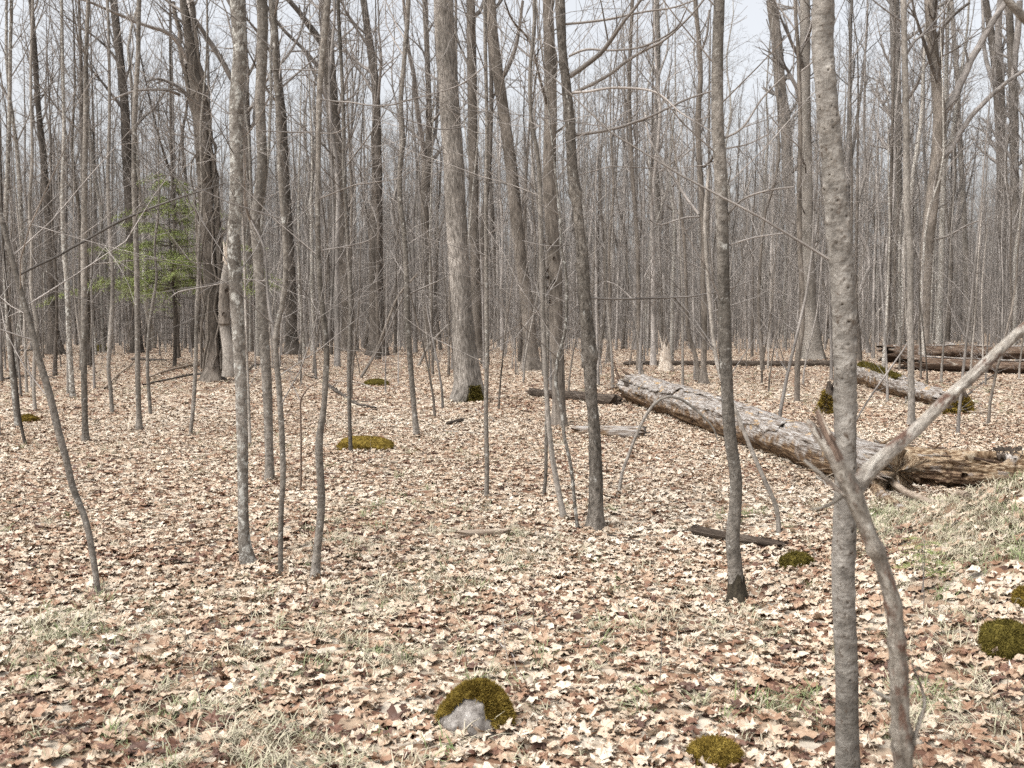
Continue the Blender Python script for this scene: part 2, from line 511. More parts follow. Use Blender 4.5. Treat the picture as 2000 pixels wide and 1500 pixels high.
# ------------------------------------------------------------------ ground
def spaced(lo, hi, n, c, k):
    u = np.linspace(math.asinh((lo - c) / k), math.asinh((hi - c) / k), n)
    return c + k * np.sinh(u)
gx = spaced(-260, 260, 300, 0.5, 4.0)
gy = spaced(-30, 420, 340, 4.0, 5.0)
GX, GY = np.meshgrid(gx, gy)
GZ = gh(GX, GY)
gm = MB()
nx, ny = len(gx), len(gy)
ii = (np.arange(ny - 1)[:, None] * nx + np.arange(nx - 1)[None, :]).reshape(-1)
gm.add(np.stack([GX, GY, GZ], 2).reshape(-1, 3), q=np.stack([ii, ii + 1, ii + nx + 1, ii + nx], 1))
ground = gm.obj('ground', M['ground'])
tag(ground, 'forest floor covered with fallen maple leaves', kind='structure')

# ------------------------------------------------------------------ geometry-node scatter (only for uncountable stuff)
def scatter(name, protos, pos, rot, scl, idx, tint, parent=None):
    me = bpy.data.meshes.new(name)
    me.vertices.add(len(pos))
    me.vertices.foreach_set('co', np.asarray(pos, np.float32).ravel())
    for an, ty, key, data in (('rot', 'FLOAT_VECTOR', 'vector', rot), ('scl', 'FLOAT', 'value', scl), ('idx', 'INT', 'value', idx), ('tint', 'FLOAT', 'value', tint)):
        a = me.attributes.new(an, ty, 'POINT')
        a.data.foreach_set(key, np.asarray(data, np.int32 if ty == 'INT' else np.float32).ravel())
    o = bpy.data.objects.new(name, me)
    COL.objects.link(o)
    o.parent = parent
    ng = bpy.data.node_groups.new(name + '_scatter', 'GeometryNodeTree')
    ng.interface.new_socket('Geometry', in_out='INPUT', socket_type='NodeSocketGeometry')
    ng.interface.new_socket('Geometry', in_out='OUTPUT', socket_type='NodeSocketGeometry')
    gi, go = ng.nodes.new('NodeGroupInput'), ng.nodes.new('NodeGroupOutput')
    jn = ng.nodes.new('GeometryNodeJoinGeometry')
    for p in reversed(protos):
        oi = ng.nodes.new('GeometryNodeObjectInfo')
        oi.inputs['Object'].default_value = p
        oi.inputs['As Instance'].default_value = False
        g2 = ng.nodes.new('GeometryNodeGeometryToInstance')
        ng.links.new(oi.outputs['Geometry'], g2.inputs[0])
        ng.links.new(g2.outputs[0], jn.inputs[0])
    ip = ng.nodes.new('GeometryNodeInstanceOnPoints')
    ip.inputs['Pick Instance'].default_value = True
    def na(nm, ty):
        n = ng.nodes.new('GeometryNodeInputNamedAttribute')
        n.data_type = ty
        n.inputs['Name'].default_value = nm
        return n.outputs['Attribute']
    ng.links.new(gi.outputs[0], ip.inputs['Points'])
    ng.links.new(jn.outputs[0], ip.inputs['Instance'])
    ng.links.new(na('idx', 'INT'), ip.inputs['Instance Index'])
    e2r = ng.nodes.new('FunctionNodeEulerToRotation')
    ng.links.new(na('rot', 'FLOAT_VECTOR'), e2r.inputs[0])
    ng.links.new(e2r.outputs[0], ip.inputs['Rotation'])
    ng.links.new(na('scl', 'FLOAT'), ip.inputs['Scale'])
    ng.links.new(ip.outputs[0], go.inputs[0])
    md = o.modifiers.new('scatter', 'NODES')
    md.node_group = ng
    return o

def proto_obj(name, mb, mat, smooth=True):
    return bpy.data.objects.new(name, mb.mesh(name, mat, smooth))     # never linked: only a source of geometry

# ------------------------------------------------------------------ branches
UP = (0.0, 0.0, 1.0)
def _norm(a):
    l = math.sqrt(a[0] * a[0] + a[1] * a[1] + a[2] * a[2]) or 1.0
    return (a[0] / l, a[1] / l, a[2] / l)

def off_dir(d, ang, rng):
    """a direction `ang` radians away from d, at a random turn about it"""
    while True:
        q = (rng.uniform(-1, 1), rng.uniform(-1, 1), rng.uniform(-1, 1))
        dt = q[0] * d[0] + q[1] * d[1] + q[2] * d[2]
        q = (q[0] - dt * d[0], q[1] - dt * d[1], q[2] - dt * d[2])
        if q[0] ** 2 + q[1] ** 2 + q[2] ** 2 > 0.05:
            break
    q = _norm(q)
    c, s = math.cos(ang), math.sin(ang)
    return (d[0] * c + q[0] * s, d[1] * c + q[1] * s, d[2] * c + q[2] * s)

def grow(mb, p, d, L, r, lev, rng, dens, wob=0.16, trop=0.05, rmin=0.0025):
    n = max(3, min(8, int(L / 0.28)))
    st = L / n
    pts, rad = [p], [r]
    dirs = [d]
    for i in range(n):
        d = _norm((d[0] + rng.gauss(0, wob), d[1] + rng.gauss(0, wob), d[2] + rng.gauss(0, wob) + trop))
        p = (p[0] + d[0] * st, p[1] + d[1] * st, p[2] + d[2] * st)
        pts.append(p)
        dirs.append(d)
        rad.append(max(rmin * 0.6, r * (1 - 0.8 * (i + 1) / n)))
    tube(mb, pts, rad, 6 if r > 0.03 else (4 if r > 0.010 else 3))
    if lev <= 0:
        return
    cnt = int(L * dens[0] + rng.random())
    for c in range(cnt):
        t = rng.uniform(0.18, 1.0) * n
        i = min(n - 1, int(t))
        f = t - i
        q = tuple(pts[i][k] * (1 - f) + pts[i + 1][k] * f for k in range(3))
        rr = (rad[i] * (1 - f) + rad[i + 1] * f)
        cl = L * rng.uniform(0.28, 0.6) * (1.15 - 0.55 * t / n)
        if cl < 0.12:
            continue
        grow(mb, q, off_dir(dirs[i], rng.uniform(0.5, 1.05), rng), cl, max(rmin, rr * rng.uniform(0.45, 0.7)), lev - 1, rng, dens[1:], wob, trop, rmin)

def trunk_disp(seed, flare=0.5, flare_h=0.18, lobes=4, rough=0.05, warts=None, base_s=0.0):
    def f(TH, S, rr):
        h = np.clip(S - base_s, 0, None)
        fl = flare * np.exp(-h / flare_h) * (1 + 0.45 * np.cos(lobes * TH + seed))
        c, s = np.cos(TH), np.sin(TH)
        k = 6.0
        n = vnoise(c * 1.6 + seed, s * 1.6, S * k) * rough + vnoise(c * 3.2, s * 3.2 + seed, S * k * 2.4) * rough * 0.6
        out = rr * (1 + fl + n)
        if warts is not None:
            out = out + warts(TH, S, rr)
        return out
    return f

# ------------------------------------------------------------------ traced trees: photograph pixels (x, y, width) from the base upwards
random.seed(4)
def traced(name, label, pts, mat, height=None, cat='tree', seed=1, flare=0.4, k=12, rough=0.05, lean=0.0, limbs=(), side=6, crown=14, side_z=(1.0, 9.0), base_py=None,
           warts=None, moss=None, group=None, crown_len=1.6, d=None, side_r=0.005, step=None, top_r=None, twig='twig', parts_hook=None, sink=0.10):
    rng = random.Random(seed * 7919 + 13)
    bpx, bpy_ = pts[0][0], pts[0][1] if base_py is None else base_py
    B = on_ground(bpx, bpy_)
    dd = B[1] if d is None else d
    rows = []
    for i, (x, y, wd) in enumerate(pts):
        p = at(x, y, dd + lean * i / max(1, len(pts) - 1))
        dep = p[1] * CP - (p[2] - CAM_H) * SP
        rows.append([*p, wd / 2 * dep / F * (0.88 if wd < 20 else 0.96)])
    rows[0][2] = float(gh(rows[0][0], rows[0][1]))
    base = np.array(rows[0][:3])
    rows.insert(0, [rows[0][0], rows[0][1], rows[0][2] - sink, rows[0][3]])
    P = np.array(rows)
    if height:
        tp, rt = P[-1, :3], P[-1, 3]
        dv = P[-1, :3] - P[-2, :3]
        dv /= np.linalg.norm(dv)
        left = base[2] + height - tp[2]
        if left > 0.3:
            nseg = max(2, int(left / 0.9))
            q = tp.copy()
            ex = []
            for j in range(nseg):
                dv = dv * 0.75 + np.array([rng.gauss(0, 0.07), rng.gauss(0, 0.07), 0.3])
                dv /= np.linalg.norm(dv)
                q = q + dv * left / nseg
                ex.append([*q, max(0.004, rt * (1 - 0.9 * (j + 1) / nseg))])
            P = np.vstack([P, ex])
    st = step or min(0.22, max(0.02, dd * 0.006))
    Q = smooth_path(P, st)
    Q[:, 3] = np.maximum(Q[:, 3], 0.003)
    flare = flare + (0.15 if cat == 'tree' else 0.1)
    root = empty(name, base, label, cat, group)
    mb = MB()
    L = Q[:, :3] - base
    tube(mb, L, Q[:, 3], k, trunk_disp(seed, flare, max(0.05, 2.2 * P[0, 3]), 3 + seed % 3, rough, warts, base_s=sink))
    mb.obj('trunk', M[mat], root)
    for lb in limbs:
        q0 = None
        rws = []
        m = len(lb) - 1
        dz = rng.uniform(-0.35, 0.35) * dd * 0.05
        for i, (x, y, wd) in enumerate(lb):
            p = at(x, y, dd + lean * 0.5 + dz * i)
            rws.append([*p, wd / 2 * p[1] / F * (0.8 if wd < 9 else 0.92)])
        S_ = smooth_path(np.array(rws), max(0.03, dd * 0.008))
        lm = MB()
        lp = S_[:, :3] - base
        wv = np.stack([vnoise(np.arange(len(lp)) * 0.35, seed * 3.1, a) for a in (1., 2., 3.)], 1) * (S_[:, 3:4] * 0.6)
        lp = lp + wv
        tube(lm, lp, np.maximum(S_[:, 3], 0.0015), 6)
        for j in range(int(2 + len(lp) / 9)):
            i = rng.randrange(len(lp) // 4, len(lp) - 1)
            dv = lp[i + 1] - lp[i] if i + 1 < len(lp) else lp[i] - lp[i - 1]
            grow(lm, tuple(lp[i]), off_dir(_norm(tuple(dv)), rng.uniform(0.5, 1.0), rng), rng.uniform(0.2, 0.8), max(0.002, S_[i, 3] * 0.5), 1, rng, (3.0,), rmin=0.002)
        lm.obj('branch', M[twig], root)
    cm = MB()
    Zs = L[:, 2]
    def trunk_at(z):
        i = int(np.searchsorted(Zs, z))
        i = min(max(i, 1), len(L) - 2)
        return i
    if dd < 20 and side > 2:
        side += 7
    elif side > 2:
        side = int(side * 1.7)
    for j in range(side):
        z = rng.uniform(side_z[0], min(side_z[1], Zs[-1] * 0.8))
        i = trunk_at(z)
        dv = off_dir(_norm(tuple(L[i + 1] - L[i - 1])), rng.uniform(0.8, 1.35), rng)
        grow(cm, tuple(L[i]), dv, rng.uniform(0.5, 2.1), max(0.0025, min(side_r, Q[i, 3] * 0.5)), 2, rng, (2.8, 3.4), wob=0.14, trop=0.05, rmin=0.0018 if dd < 20 else 0.0035)
    if height:
        z0 = max(Zs[-1] * 0.45, 2.2)
        for j in range(crown):
            z = z0 + (Zs[-1] - z0) * ((j + rng.random()) / crown)
            i = trunk_at(z)
            dv = off_dir(_norm(tuple(L[i + 1] - L[i - 1])), rng.uniform(0.55, 1.0), rng)
            tl = crown_len * rng.uniform(0.6, 1.25) * (1.15 - 0.7 * (z - z0) / max(0.1, Zs[-1] - z0))
            grow(cm, tuple(L[i]), dv, tl, max(0.004, Q[i, 3] * rng.uniform(0.3, 0.5)), 2, rng, (2.2, 2.6), wob=0.13, trop=0.10, rmin=0.003)
    if cm.n:
        cm.obj('crown', M[twig], root)
    if moss:
        moss_collar(root, L, Q[:, 3], moss)
    if parts_hook:
        parts_hook(root, base, dd)
    return root

def blades(mb, P, Nrm, ln, wd, rng, droop=0.5):
    """short pointed blades standing on points P with normals Nrm: moss shoots"""
    n = len(P)
    a = rng.normal(size=(n, 3))
    d = Nrm + a * 0.55
    d[:, 2] += 0.15
    d /= np.linalg.norm(d, axis=1)[:, None]
    sd = np.cross(d, rng.normal(size=(n, 3)))
    sd /= np.linalg.norm(sd, axis=1)[:, None] + 1e-9
    l = ln * rng.uniform(0.5, 1.4, n)[:, None]
    tip = P + d * l
    tip[:, 2] -= droop * l[:, 0] * rng.uniform(0, 0.6, n)
    v = np.stack([P - sd * wd, P + sd * wd, tip], 1).reshape(-1, 3)
    mb.add(v, t=np.arange(3 * n).reshape(-1, 3))

def moss_collar(root, L, rad, spec):
    """fuzzy moss round the foot of a trunk: (height, angle from, angle to, number, material)"""
    hgt, a0, a1, n, mat = spec
    rg = np.random.default_rng(5)
    th = rg.uniform(a0, a1, n)
    z = hgt * rg.random(n) ** 1.5
    r = np.interp(z, L[:, 2], rad) * (1.12 + 0.5 * np.exp(-z / 0.15))
    cx, cy = np.interp(z, L[:, 2], L[:, 0]), np.interp(z, L[:, 2], L[:, 1])
    nr = np.stack([np.cos(th), np.sin(th), 0.3 + 0 * th], 1)
    P = np.stack([cx + np.cos(th) * r, cy + np.sin(th) * r, z], 1)
    mb = MB()
    blades(mb, P, nr, 0.05, 0.012, rg)
    mb.obj('moss', M[mat], root, smooth=False)

PI = math.pi
# --- the near and middle trunks, each as it stands in the photograph
traced('sapling', 'thin crooked sapling leaning far over, sprawling out past the photo edge', [(192, 1165, 13), (182, 1090, 14), (168, 1020, 14), (142, 950, 15), (130, 900, 15), (115, 845, 16), (98, 775, 16), (76, 700, 15), (58, 630, 14), (34, 545, 12), (14, 470, 11), (-8, 380, 10), (-40, 250, 9)],
       'smooth', 5.0, 'sapling', 1, 0.15, 10, 0.05, side=3, crown=6, limbs=[[(30, 540, 6), (100, 505, 6), (160, 475, 6), (220, 440, 6), (300, 405, 5), (370, 380, 4), (440, 358, 3)]])
traced('lichen_tree', 'slim upright tree blotched with pale lichen, its foot in open leaves', [(485, 1105, 27), (478, 1060, 23), (475, 1000, 21), (474, 900, 22), (472, 800, 23), (468, 700, 24), (463, 600, 26), (457, 470, 27), (462, 380, 27), (462, 200, 28), (468, 100, 27), (463, 0, 29)],
       'lichen', 11, 'tree', 2, 0.35, 16, 0.07, side=7, limbs=[[(455, 550, 3), (400, 560, 3), (350, 570, 3), (335, 580, 2)], [(470, 545, 3), (540, 550, 3), (600, 545, 2)]])
traced('sapling', 'wiry grey sapling with a slight kink just right of the lichen-blotched tree', [(548, 1125, 11), (549, 1000, 12), (553, 930, 13), (550, 840, 13), (545, 760, 13), (538, 680, 13), (541, 640, 12), (552, 590, 12), (558, 530, 12), (556, 450, 12), (548, 350, 12), (545, 250, 12), (538, 120, 12), (530, 0, 12)],
       'smooth', 7, 'sapling', 3, 0.12, 10, 0.05, side=6, limbs=[[(538, 670, 9), (526, 610, 8), (521, 540, 7), (514, 480, 5), (490, 430, 4)]])
traced('pole_tree', 'straight grey-brown pole tree forking slightly, behind the kinked wiry sapling', [(527, 940, 19), (525, 860, 19), (522, 760, 20), (515, 650, 21), (508, 560, 21), (502, 480, 21), (498, 430, 22), (506, 380, 22), (512, 320, 21), (508, 200, 21), (512, 100, 22), (511, 0, 22)],
       'smooth', 11, 'tree', 4, 0.2, 12, side=6, limbs=[[(497, 440, 9), (486, 420, 8), (478, 380, 7), (477, 300, 6), (474, 200, 5)]])
traced('sapling', 'wavy grey sapling rising in gentle bends from grass', [(616, 1135, 20), (619, 1080, 18), (627, 1000, 18), (627, 950, 17), (623, 870, 17), (632, 800, 13), (636, 740, 13), (638, 690, 13), (634, 640, 13), (627, 580, 12), (622, 500, 11), (621, 400, 11), (622, 280, 12), (624, 180, 13), (630, 110, 14), (640, 0, 15)],
       'smooth', 8, 'sapling', 5, 0.25, 12, 0.05, side=3,
       limbs=[[(620, 193, 4), (680, 200, 4), (745, 207, 4), (820, 190, 3), (900, 165, 3), (950, 125, 2)], [(745, 207, 3), (800, 235, 3), (860, 253, 3), (910, 247, 2)], [(622, 137, 3), (580, 136, 3), (530, 136, 2)], [(621, 257, 3), (560, 258, 3), (500, 255, 2)], [(622, 260, 3), (660, 258, 3), (690, 235, 2)], [(622, 490, 3), (720, 470, 3), (745, 440, 2)]])
traced('sapling', 'thin straight sapling standing in front of the long mossy rock', [(685, 885, 9), (683, 820, 9), (682, 750, 10), (683, 680, 10), (685, 600, 10), (682, 520, 10), (677, 430, 9), (672, 330, 9), (670, 200, 8), (664, 80, 8), (660, 0, 8)], 'smooth', 6, 'sapling', 6, 0.1, 8, side=6)
traced('pole_tree', 'smooth grey pole tree tilting slightly, rising beyond the long mossy rock', [(814, 852, 13), (809, 800, 12), (803, 730, 12), (797, 640, 13), (794, 540, 12), (789, 450, 11), (782, 400, 11), (781, 330, 11), (787, 270, 10), (783, 200, 10), (791, 100, 10), (797, 0, 10)], 'smooth', 10, 'tree', 7, 0.15, 10, side=7,
       limbs=[[(787, 580, 4), (762, 640, 4), (735, 690, 4), (706, 735, 3)][::-1], [(796, 575, 4), (830, 560, 4), (865, 545, 3), (880, 535, 2)]])
traced('sapling', 'very straight thin sapling alone in front of the ridged-bark tree', [(950, 975, 10), (951, 900, 10), (949, 800, 10), (951, 700, 10), (950, 600, 9), (950, 500, 9), (949, 400, 9), (951, 250, 8), (948, 100, 8), (947, 0, 8)], 'smooth', 6.5, 'sapling', 8, 0.15, 8, side=6)

def fluff(root, base, dd):
    pass
traced('ridged_tree', 'tall tree with pale ridged bark and a mossy flared foot', [(911, 784, 52), (912, 750, 46), (908, 690, 44), (903, 620, 42), (899, 560, 42), (894, 480, 42), (890, 400, 42), (887, 330, 42), (881, 250, 42), (876, 170, 41), (870, 90, 40), (866, 0, 40)],
       'ridged', 22, 'tree', 9, 0.42, 20, 0.05, side=4, side_z=(3, 12), crown=22, crown_len=3.5, moss=(0.30, -1.9, 0.25, 3600, 'moss_dark'), side_r=0.012)
traced('brown_tree', 'straight brown-barked trunk hard behind the ridged-bark tree', [(931, 700, 22), (930, 600, 21), (927, 450, 20), (924, 300, 20), (922, 150, 20), (919, 0, 19)], 'brown', 21, 'tree', 10, 0.4, 12, side=8, side_z=(4, 14), crown=18, crown_len=3.5, side_r=0.02)
traced('brown_tree', 'thick brown trunk slanting up to lean toward the ridged-bark tree', [(1038, 722, 34), (1036, 680, 27), (1030, 600, 26), (1019, 520, 25), (1009, 430, 25), (1000, 340, 25), (988, 250, 24), (975, 160, 23), (964, 80, 22), (958, 0, 21)], 'brown', 21, 'tree', 11, 0.35, 14, 0.06, side=10, side_z=(4, 14), crown=18, crown_len=3.5, side_r=0.02,
       limbs=[[(976, 165, 10), (1000, 110, 9), (1013, 60, 8), (1020, 0, 7)], [(1010, 440, 6), (1030, 380, 6), (1040, 320, 5), (1035, 200, 4)]])

def peck_holes(root, base, dd):
    for (x, y, s) in ((1069, 528, 3), (1071, 543, 3), (1070, 565, 4), (1083, 552, 4), (1074, 590, 3), (1076, 480, 3), (1082, 505, 3)):
        p = at(x, y, dd - 0.115) - base
        r = s * dd / F
        th = np.arange(8) * PI / 4
        ring = np.stack([p[0] + np.cos(th) * r, np.full(8, p[1]), p[2] + np.sin(th) * r * 1.5], 1)
        mb = MB()
        mb.add(np.vstack([ring, [[p[0], p[1] + 0.03, p[2]]]]), t=[(i, (i + 1) % 8, 8) for i in range(8)])
        mb.obj('woodpecker_hole', M['log_dark'], next(c for c in root.children if c.name.startswith('trunk')))
traced('pecked_tree', 'dying grey trunk pecked with holes, rotten dark flank, beside the burled tree', [(1090, 832, 28), (1091, 790, 25), (1090, 720, 26), (1086, 640, 27), (1085, 560, 28), (1080, 480, 27), (1076, 420, 27), (1073, 330, 27), (1075, 230, 27), (1074, 120, 24), (1070, 0, 21)],
       'brown', 13, 'tree', 12, 0.3, 16, 0.09, side=8, side_z=(2.5, 7), crown=12, parts_hook=peck_holes, twig='brown',
       limbs=[[(1085, 150, 12), (1082, 110, 12), (1077, 50, 10), (1080, 0, 9)], [(1072, 215, 8), (1058, 170, 8), (1045, 110, 7), (1030, 70, 6), (1000, 40, 5), (985, 0, 4)], [(1083, 262, 6), (1110, 240, 5), (1122, 215, 4)]])

def wet_foot(root, base, dd):
    tr = next(c for c in root.children if c.name.startswith('trunk'))
    k = 16
    v = np.array([x.co[:] for x in tr.data.vertices]).reshape(-1, k, 3)
    n = int(np.argmax(v[:, 0, 2] > 0.13))
    c = v[:n].mean(axis=1)[:, None, :]
    w_ = c + (v[:n] - c) * 1.03
    top = 0.06 * vnoise(np.arange(k) * 0.9, 3.0) - 0.05 * (np.cos(np.arange(k) * 2 * PI / k + 2.2) > 0.3)
    w_[-1, :, 2] += top
    w_[-1] = c[-1] + (w_[-1] - c[-1]) * [0.96, 0.96, 1]
    mb = MB()
    i = np.arange(n - 1)[:, None] * k
    j = np.arange(k)[None, :]
    mb.add(w_.reshape(-1, 3), q=np.stack([i + j, i + (j + 1) % k, i + k + (j + 1) % k, i + k + j], 2).reshape(-1, 4))
    o = mb.obj('wet_foot', M['damp'], root)
    o['label'] = 'dark damp mossy foot of the trunk'

def burls(TH, S, rr):
    out = 0 * S
    for (s0, t0, hgt, wid) in BURL:
        dth = np.angle(np.exp(1j * (TH - t0)))
        out = out + hgt * np.exp(-((S - s0) / wid) ** 2 - (dth / 1.4) ** 2)
    return out
_bd = on_ground(1163, 1035)[1]
def _s(py): return (1035 - py) * _bd / F + 0.1
BURL = [(_s(690), 0.0, 0.018, 0.05), (_s(690), PI, 0.018, 0.05), (_s(375), 0, 0.02, 0.03), (_s(375), PI, 0.014, 0.03), (_s(230), 0.4, 0.013, 0.025), (_s(485), PI, 0.01, 0.02), (_s(517), 1.0, 0.012, 0.03), (_s(262), 0.2, 0.012, 0.02), (_s(125), 0.3, 0.010, 0.02), (_s(655), -1.5, 0.012, 0.02)]
traced('burled_tree', 'lumpy lichened tree swollen by a burl at mid trunk', [(1164, 1035, 30), (1164, 990, 27), (1163, 900, 27), (1159, 820, 24), (1154, 760, 25), (1151, 690, 27), (1147, 640, 27), (1142, 580, 26), (1138, 520, 25), (1135, 480, 22), (1130, 430, 20), (1124, 375, 22), (1118, 330, 21), (1113, 240, 20), (1106, 170, 20), (1099, 100, 19), (1094, 0, 20)],
       'burl', 10, 'tree', 13, 0.3, 18, 0.10, side=4, warts=burls, side_z=(1.8, 6),
       limbs=[[(1152, 583, 6), (1250, 583, 6), (1330, 580, 5), (1400, 570, 4), (1470, 548, 3)], [(1122, 265, 8), (1200, 250, 7), (1270, 228, 6), (1330, 198, 5), (1392, 177, 4)],
              [(1114, 150, 11), (1150, 120, 10), (1190, 85, 9), (1215, 48, 8), (1250, 0, 7), (1300, -70, 5)], [(1116, 184, 8), (1180, 150, 8), (1240, 110, 7), (1300, 75, 6), (1340, 40, 5), (1390, -20, 4)],
              [(1102, 48, 6), (1180, 38, 6), (1250, 25, 5), (1330, 10, 4), (1400, -20, 3)], [(1116, 182, 7), (1150, 178, 6), (1200, 171, 6), (1280, 180, 5), (1330, 220, 4), (1392, 258, 3)], [(1112, 110, 6), (1145, 96, 6), (1200, 98, 5), (1260, 90, 5), (1320, 55, 4), (1340, 20, 3)],
              [(1132, 595, 3), (1118, 603, 3), (1112, 612, 2)], [(1117, 478, 3), (1070, 480, 3), (1020, 470, 2)]])
traced('sapling', 'pale thin sapling bowed at its foot, close to the pecked trunk', [(1101, 1015, 14), (1092, 965, 12), (1080, 900, 12), (1072, 830, 11), (1067, 760, 11), (1063, 680, 11), (1060, 600, 11), (1058, 520, 12), (1056, 430, 11), (1054, 350, 10), (1048, 290, 9), (1037, 230, 8), (1035, 150, 8), (1042, 60, 8), (1044, 0, 8)], 'pale', 6.5, 'sapling', 14, 0.12, 8, side=4)
traced('sapling', 'slender twin stem close beside the pale bowed sapling', [(1062, 972, 8), (1066, 930, 8), (1067, 860, 8), (1068, 760, 8), (1070, 660, 7), (1066, 560, 6), (1060, 480, 5)], 'smooth', 4, 'sapling', 15, 0.1, 7, side=3)
traced('sapling', 'snaking pale sapling wriggling upward between burled and pecked trunks', [(1128, 1035, 8), (1123, 985, 8), (1115, 910, 8), (1102, 850, 8), (1097, 800, 8), (1086, 750, 8), (1090, 700, 8), (1103, 650, 7), (1107, 590, 7), (1105, 530, 7), (1096, 480, 6), (1093, 420, 5)], 'lichen', 4.5, 'sapling', 16, 0.1, 7, side=3)
traced('dark_footed_tree', 'slim smooth tree with a dark wet foot and gentle bow', [(1440, 1178, 36), (1438, 1140, 29), (1434, 1090, 28), (1431, 1050, 28), (1436, 990, 26), (1437, 930, 25), (1427, 860, 25), (1420, 760, 25), (1415, 620, 25), (1411, 450, 25), (1407, 330, 26), (1402, 250, 25), (1401, 150, 24), (1405, 0, 22)],
       'smooth', 10, 'tree', 17, 0.3, 16, 0.04, side=6, parts_hook=wet_foot, limbs=[[(1420, 420, 5), (1450, 390, 5), (1500, 372, 4), (1550, 365, 3)], [(1412, 270, 6), (1450, 250, 5), (1490, 190, 4), (1530, 150, 3)], [(1415, 290, 5), (1460, 282, 4), (1500, 262, 3)], [(1425, 478, 4), (1470, 465, 4), (1530, 455, 3)]])

_rg = np.random.default_rng(3)
WART = [(s, t, _rg.uniform(0.003, 0.008), _rg.uniform(0.008, 0.02)) for s, t in zip(2.8 - 2.3 * _rg.random(430) ** 1.5, _rg.uniform(0, 2 * PI, 430))]
def warts17(TH, S, rr):
    out = 0 * S
    for (s0, t0, h, wd) in WART:
        sel = np.where(np.abs(S[:, 0] - s0) < wd * 3)[0]
        if not len(sel):
            continue
        dth = np.angle(np.exp(1j * (TH[sel] - t0))) * 0.042
        u = ((S[sel] - s0) / (wd * 0.55)) ** 2 + (dth / (wd * 0.9)) ** 2
        out[sel] += h * (np.exp(-u) - 1.65 * np.exp(-u * 4))
    return out
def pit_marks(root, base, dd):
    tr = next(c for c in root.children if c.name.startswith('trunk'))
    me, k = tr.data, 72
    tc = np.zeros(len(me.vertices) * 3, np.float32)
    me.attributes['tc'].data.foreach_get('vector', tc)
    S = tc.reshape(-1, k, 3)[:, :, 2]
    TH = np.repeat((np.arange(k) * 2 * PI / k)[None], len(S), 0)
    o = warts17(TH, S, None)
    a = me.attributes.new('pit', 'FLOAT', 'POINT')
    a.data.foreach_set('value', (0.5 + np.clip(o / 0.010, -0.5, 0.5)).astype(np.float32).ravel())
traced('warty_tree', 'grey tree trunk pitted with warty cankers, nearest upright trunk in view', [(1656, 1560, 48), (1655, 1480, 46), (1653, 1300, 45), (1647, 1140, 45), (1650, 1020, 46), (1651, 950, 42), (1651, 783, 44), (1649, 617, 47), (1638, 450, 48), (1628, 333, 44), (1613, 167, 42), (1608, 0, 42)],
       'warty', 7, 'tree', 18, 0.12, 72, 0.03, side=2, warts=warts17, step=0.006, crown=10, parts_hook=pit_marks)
traced('pole_tree', 'pale slim pole tree rising beside the grey log, crossing its end', [(1780, 832, 17), (1780, 780, 15), (1779, 700, 15), (1778, 600, 14), (1777, 480, 15), (1771, 400, 15), (1770, 250, 14), (1767, 100, 13), (1765, 0, 13)], 'pale', 11, 'tree', 19, 0.15, 10, side=7)
traced('twin_trunk_tree', 'tall dusky trunk standing behind the split hollow log', [(1753, 672, 24), (1752, 550, 22), (1752, 400, 21), (1751, 250, 20), (1749, 120, 20), (1747, 0, 20)], 'smooth', 22, 'tree', 20, 0.3, 10, side=8, side_z=(5, 15), crown=16, crown_len=4, side_r=0.03)
traced('forked_tree', 'dark trunk forking into two limbs above the split hollow log', [(1802, 705, 24), (1805, 640, 22), (1807, 560, 23), (1812, 470, 25), (1822, 380, 26), (1831, 300, 25), (1835, 225, 25), (1828, 150, 21), (1820, 70, 20), (1815, 0, 20)], 'brown', 20, 'tree', 21, 0.25, 12, side=8, side_z=(5, 14), crown=14, crown_len=3.5, side_r=0.03,
       limbs=[[(1836, 225, 18), (1860, 190, 17), (1890, 140, 16), (1910, 90, 14), (1935, 45, 13), (1965, 0, 12), (2010, -70, 10)], [(1828, 320, 12), (1870, 270, 11), (1915, 205, 10), (1960, 165, 9), (2010, 130, 7)], [(1815, 470, 6), (1850, 460, 5), (1890, 440, 4), (1915, 430, 3)], [(1828, 72, 9), (1855, 35, 8), (1895, 5, 6)]])
traced('tall_tree', 'slender trunk with a black hollow foot beyond the hollow log', [(1893, 668, 16), (1891, 600, 13), (1886, 500, 13), (1881, 380, 12), (1873, 250, 11), (1870, 160, 11), (1862, 60, 10), (1858, 0, 10)], 'smooth', 20, 'tree', 22, 0.5, 8, side=8, side_z=(5, 15), crown=14, crown_len=3, side_r=0.03)
traced('tall_tree', 'stout trunk with upswept limbs by the photo edge, left of a pair', [(1958, 655, 22), (1958, 500, 21), (1957, 330, 21), (1952, 200, 22), (1947, 130, 22), (1935, 60, 16), (1925, 0, 14)], 'dark', 20, 'tree', 23, 0.3, 10, side=8, side_z=(5, 15), crown=14, crown_len=3.5, side_r=0.03,
       limbs=[[(1954, 160, 18), (1952, 90, 16), (1953, 0, 14)], [(1945, 180, 10), (1930, 130, 9), (1922, 80, 8), (1918, 0, 6)]])
traced('tall_tree', 'brown trunk with a knot hole at the photo edge, right of a pair', [(1984, 660, 20), (1984, 560, 20), (1983, 450, 19), (1981, 330, 19), (1980, 200, 19), (1976, 120, 18), (1970, 0, 15)], 'brown', 20, 'tree', 24, 0.3, 10, side=8, side_z=(5, 15), crown=14, crown_len=3.5, side_r=0.03, limbs=[[(1980, 150, 14), (1986, 80, 13), (1993, 0, 12)]])
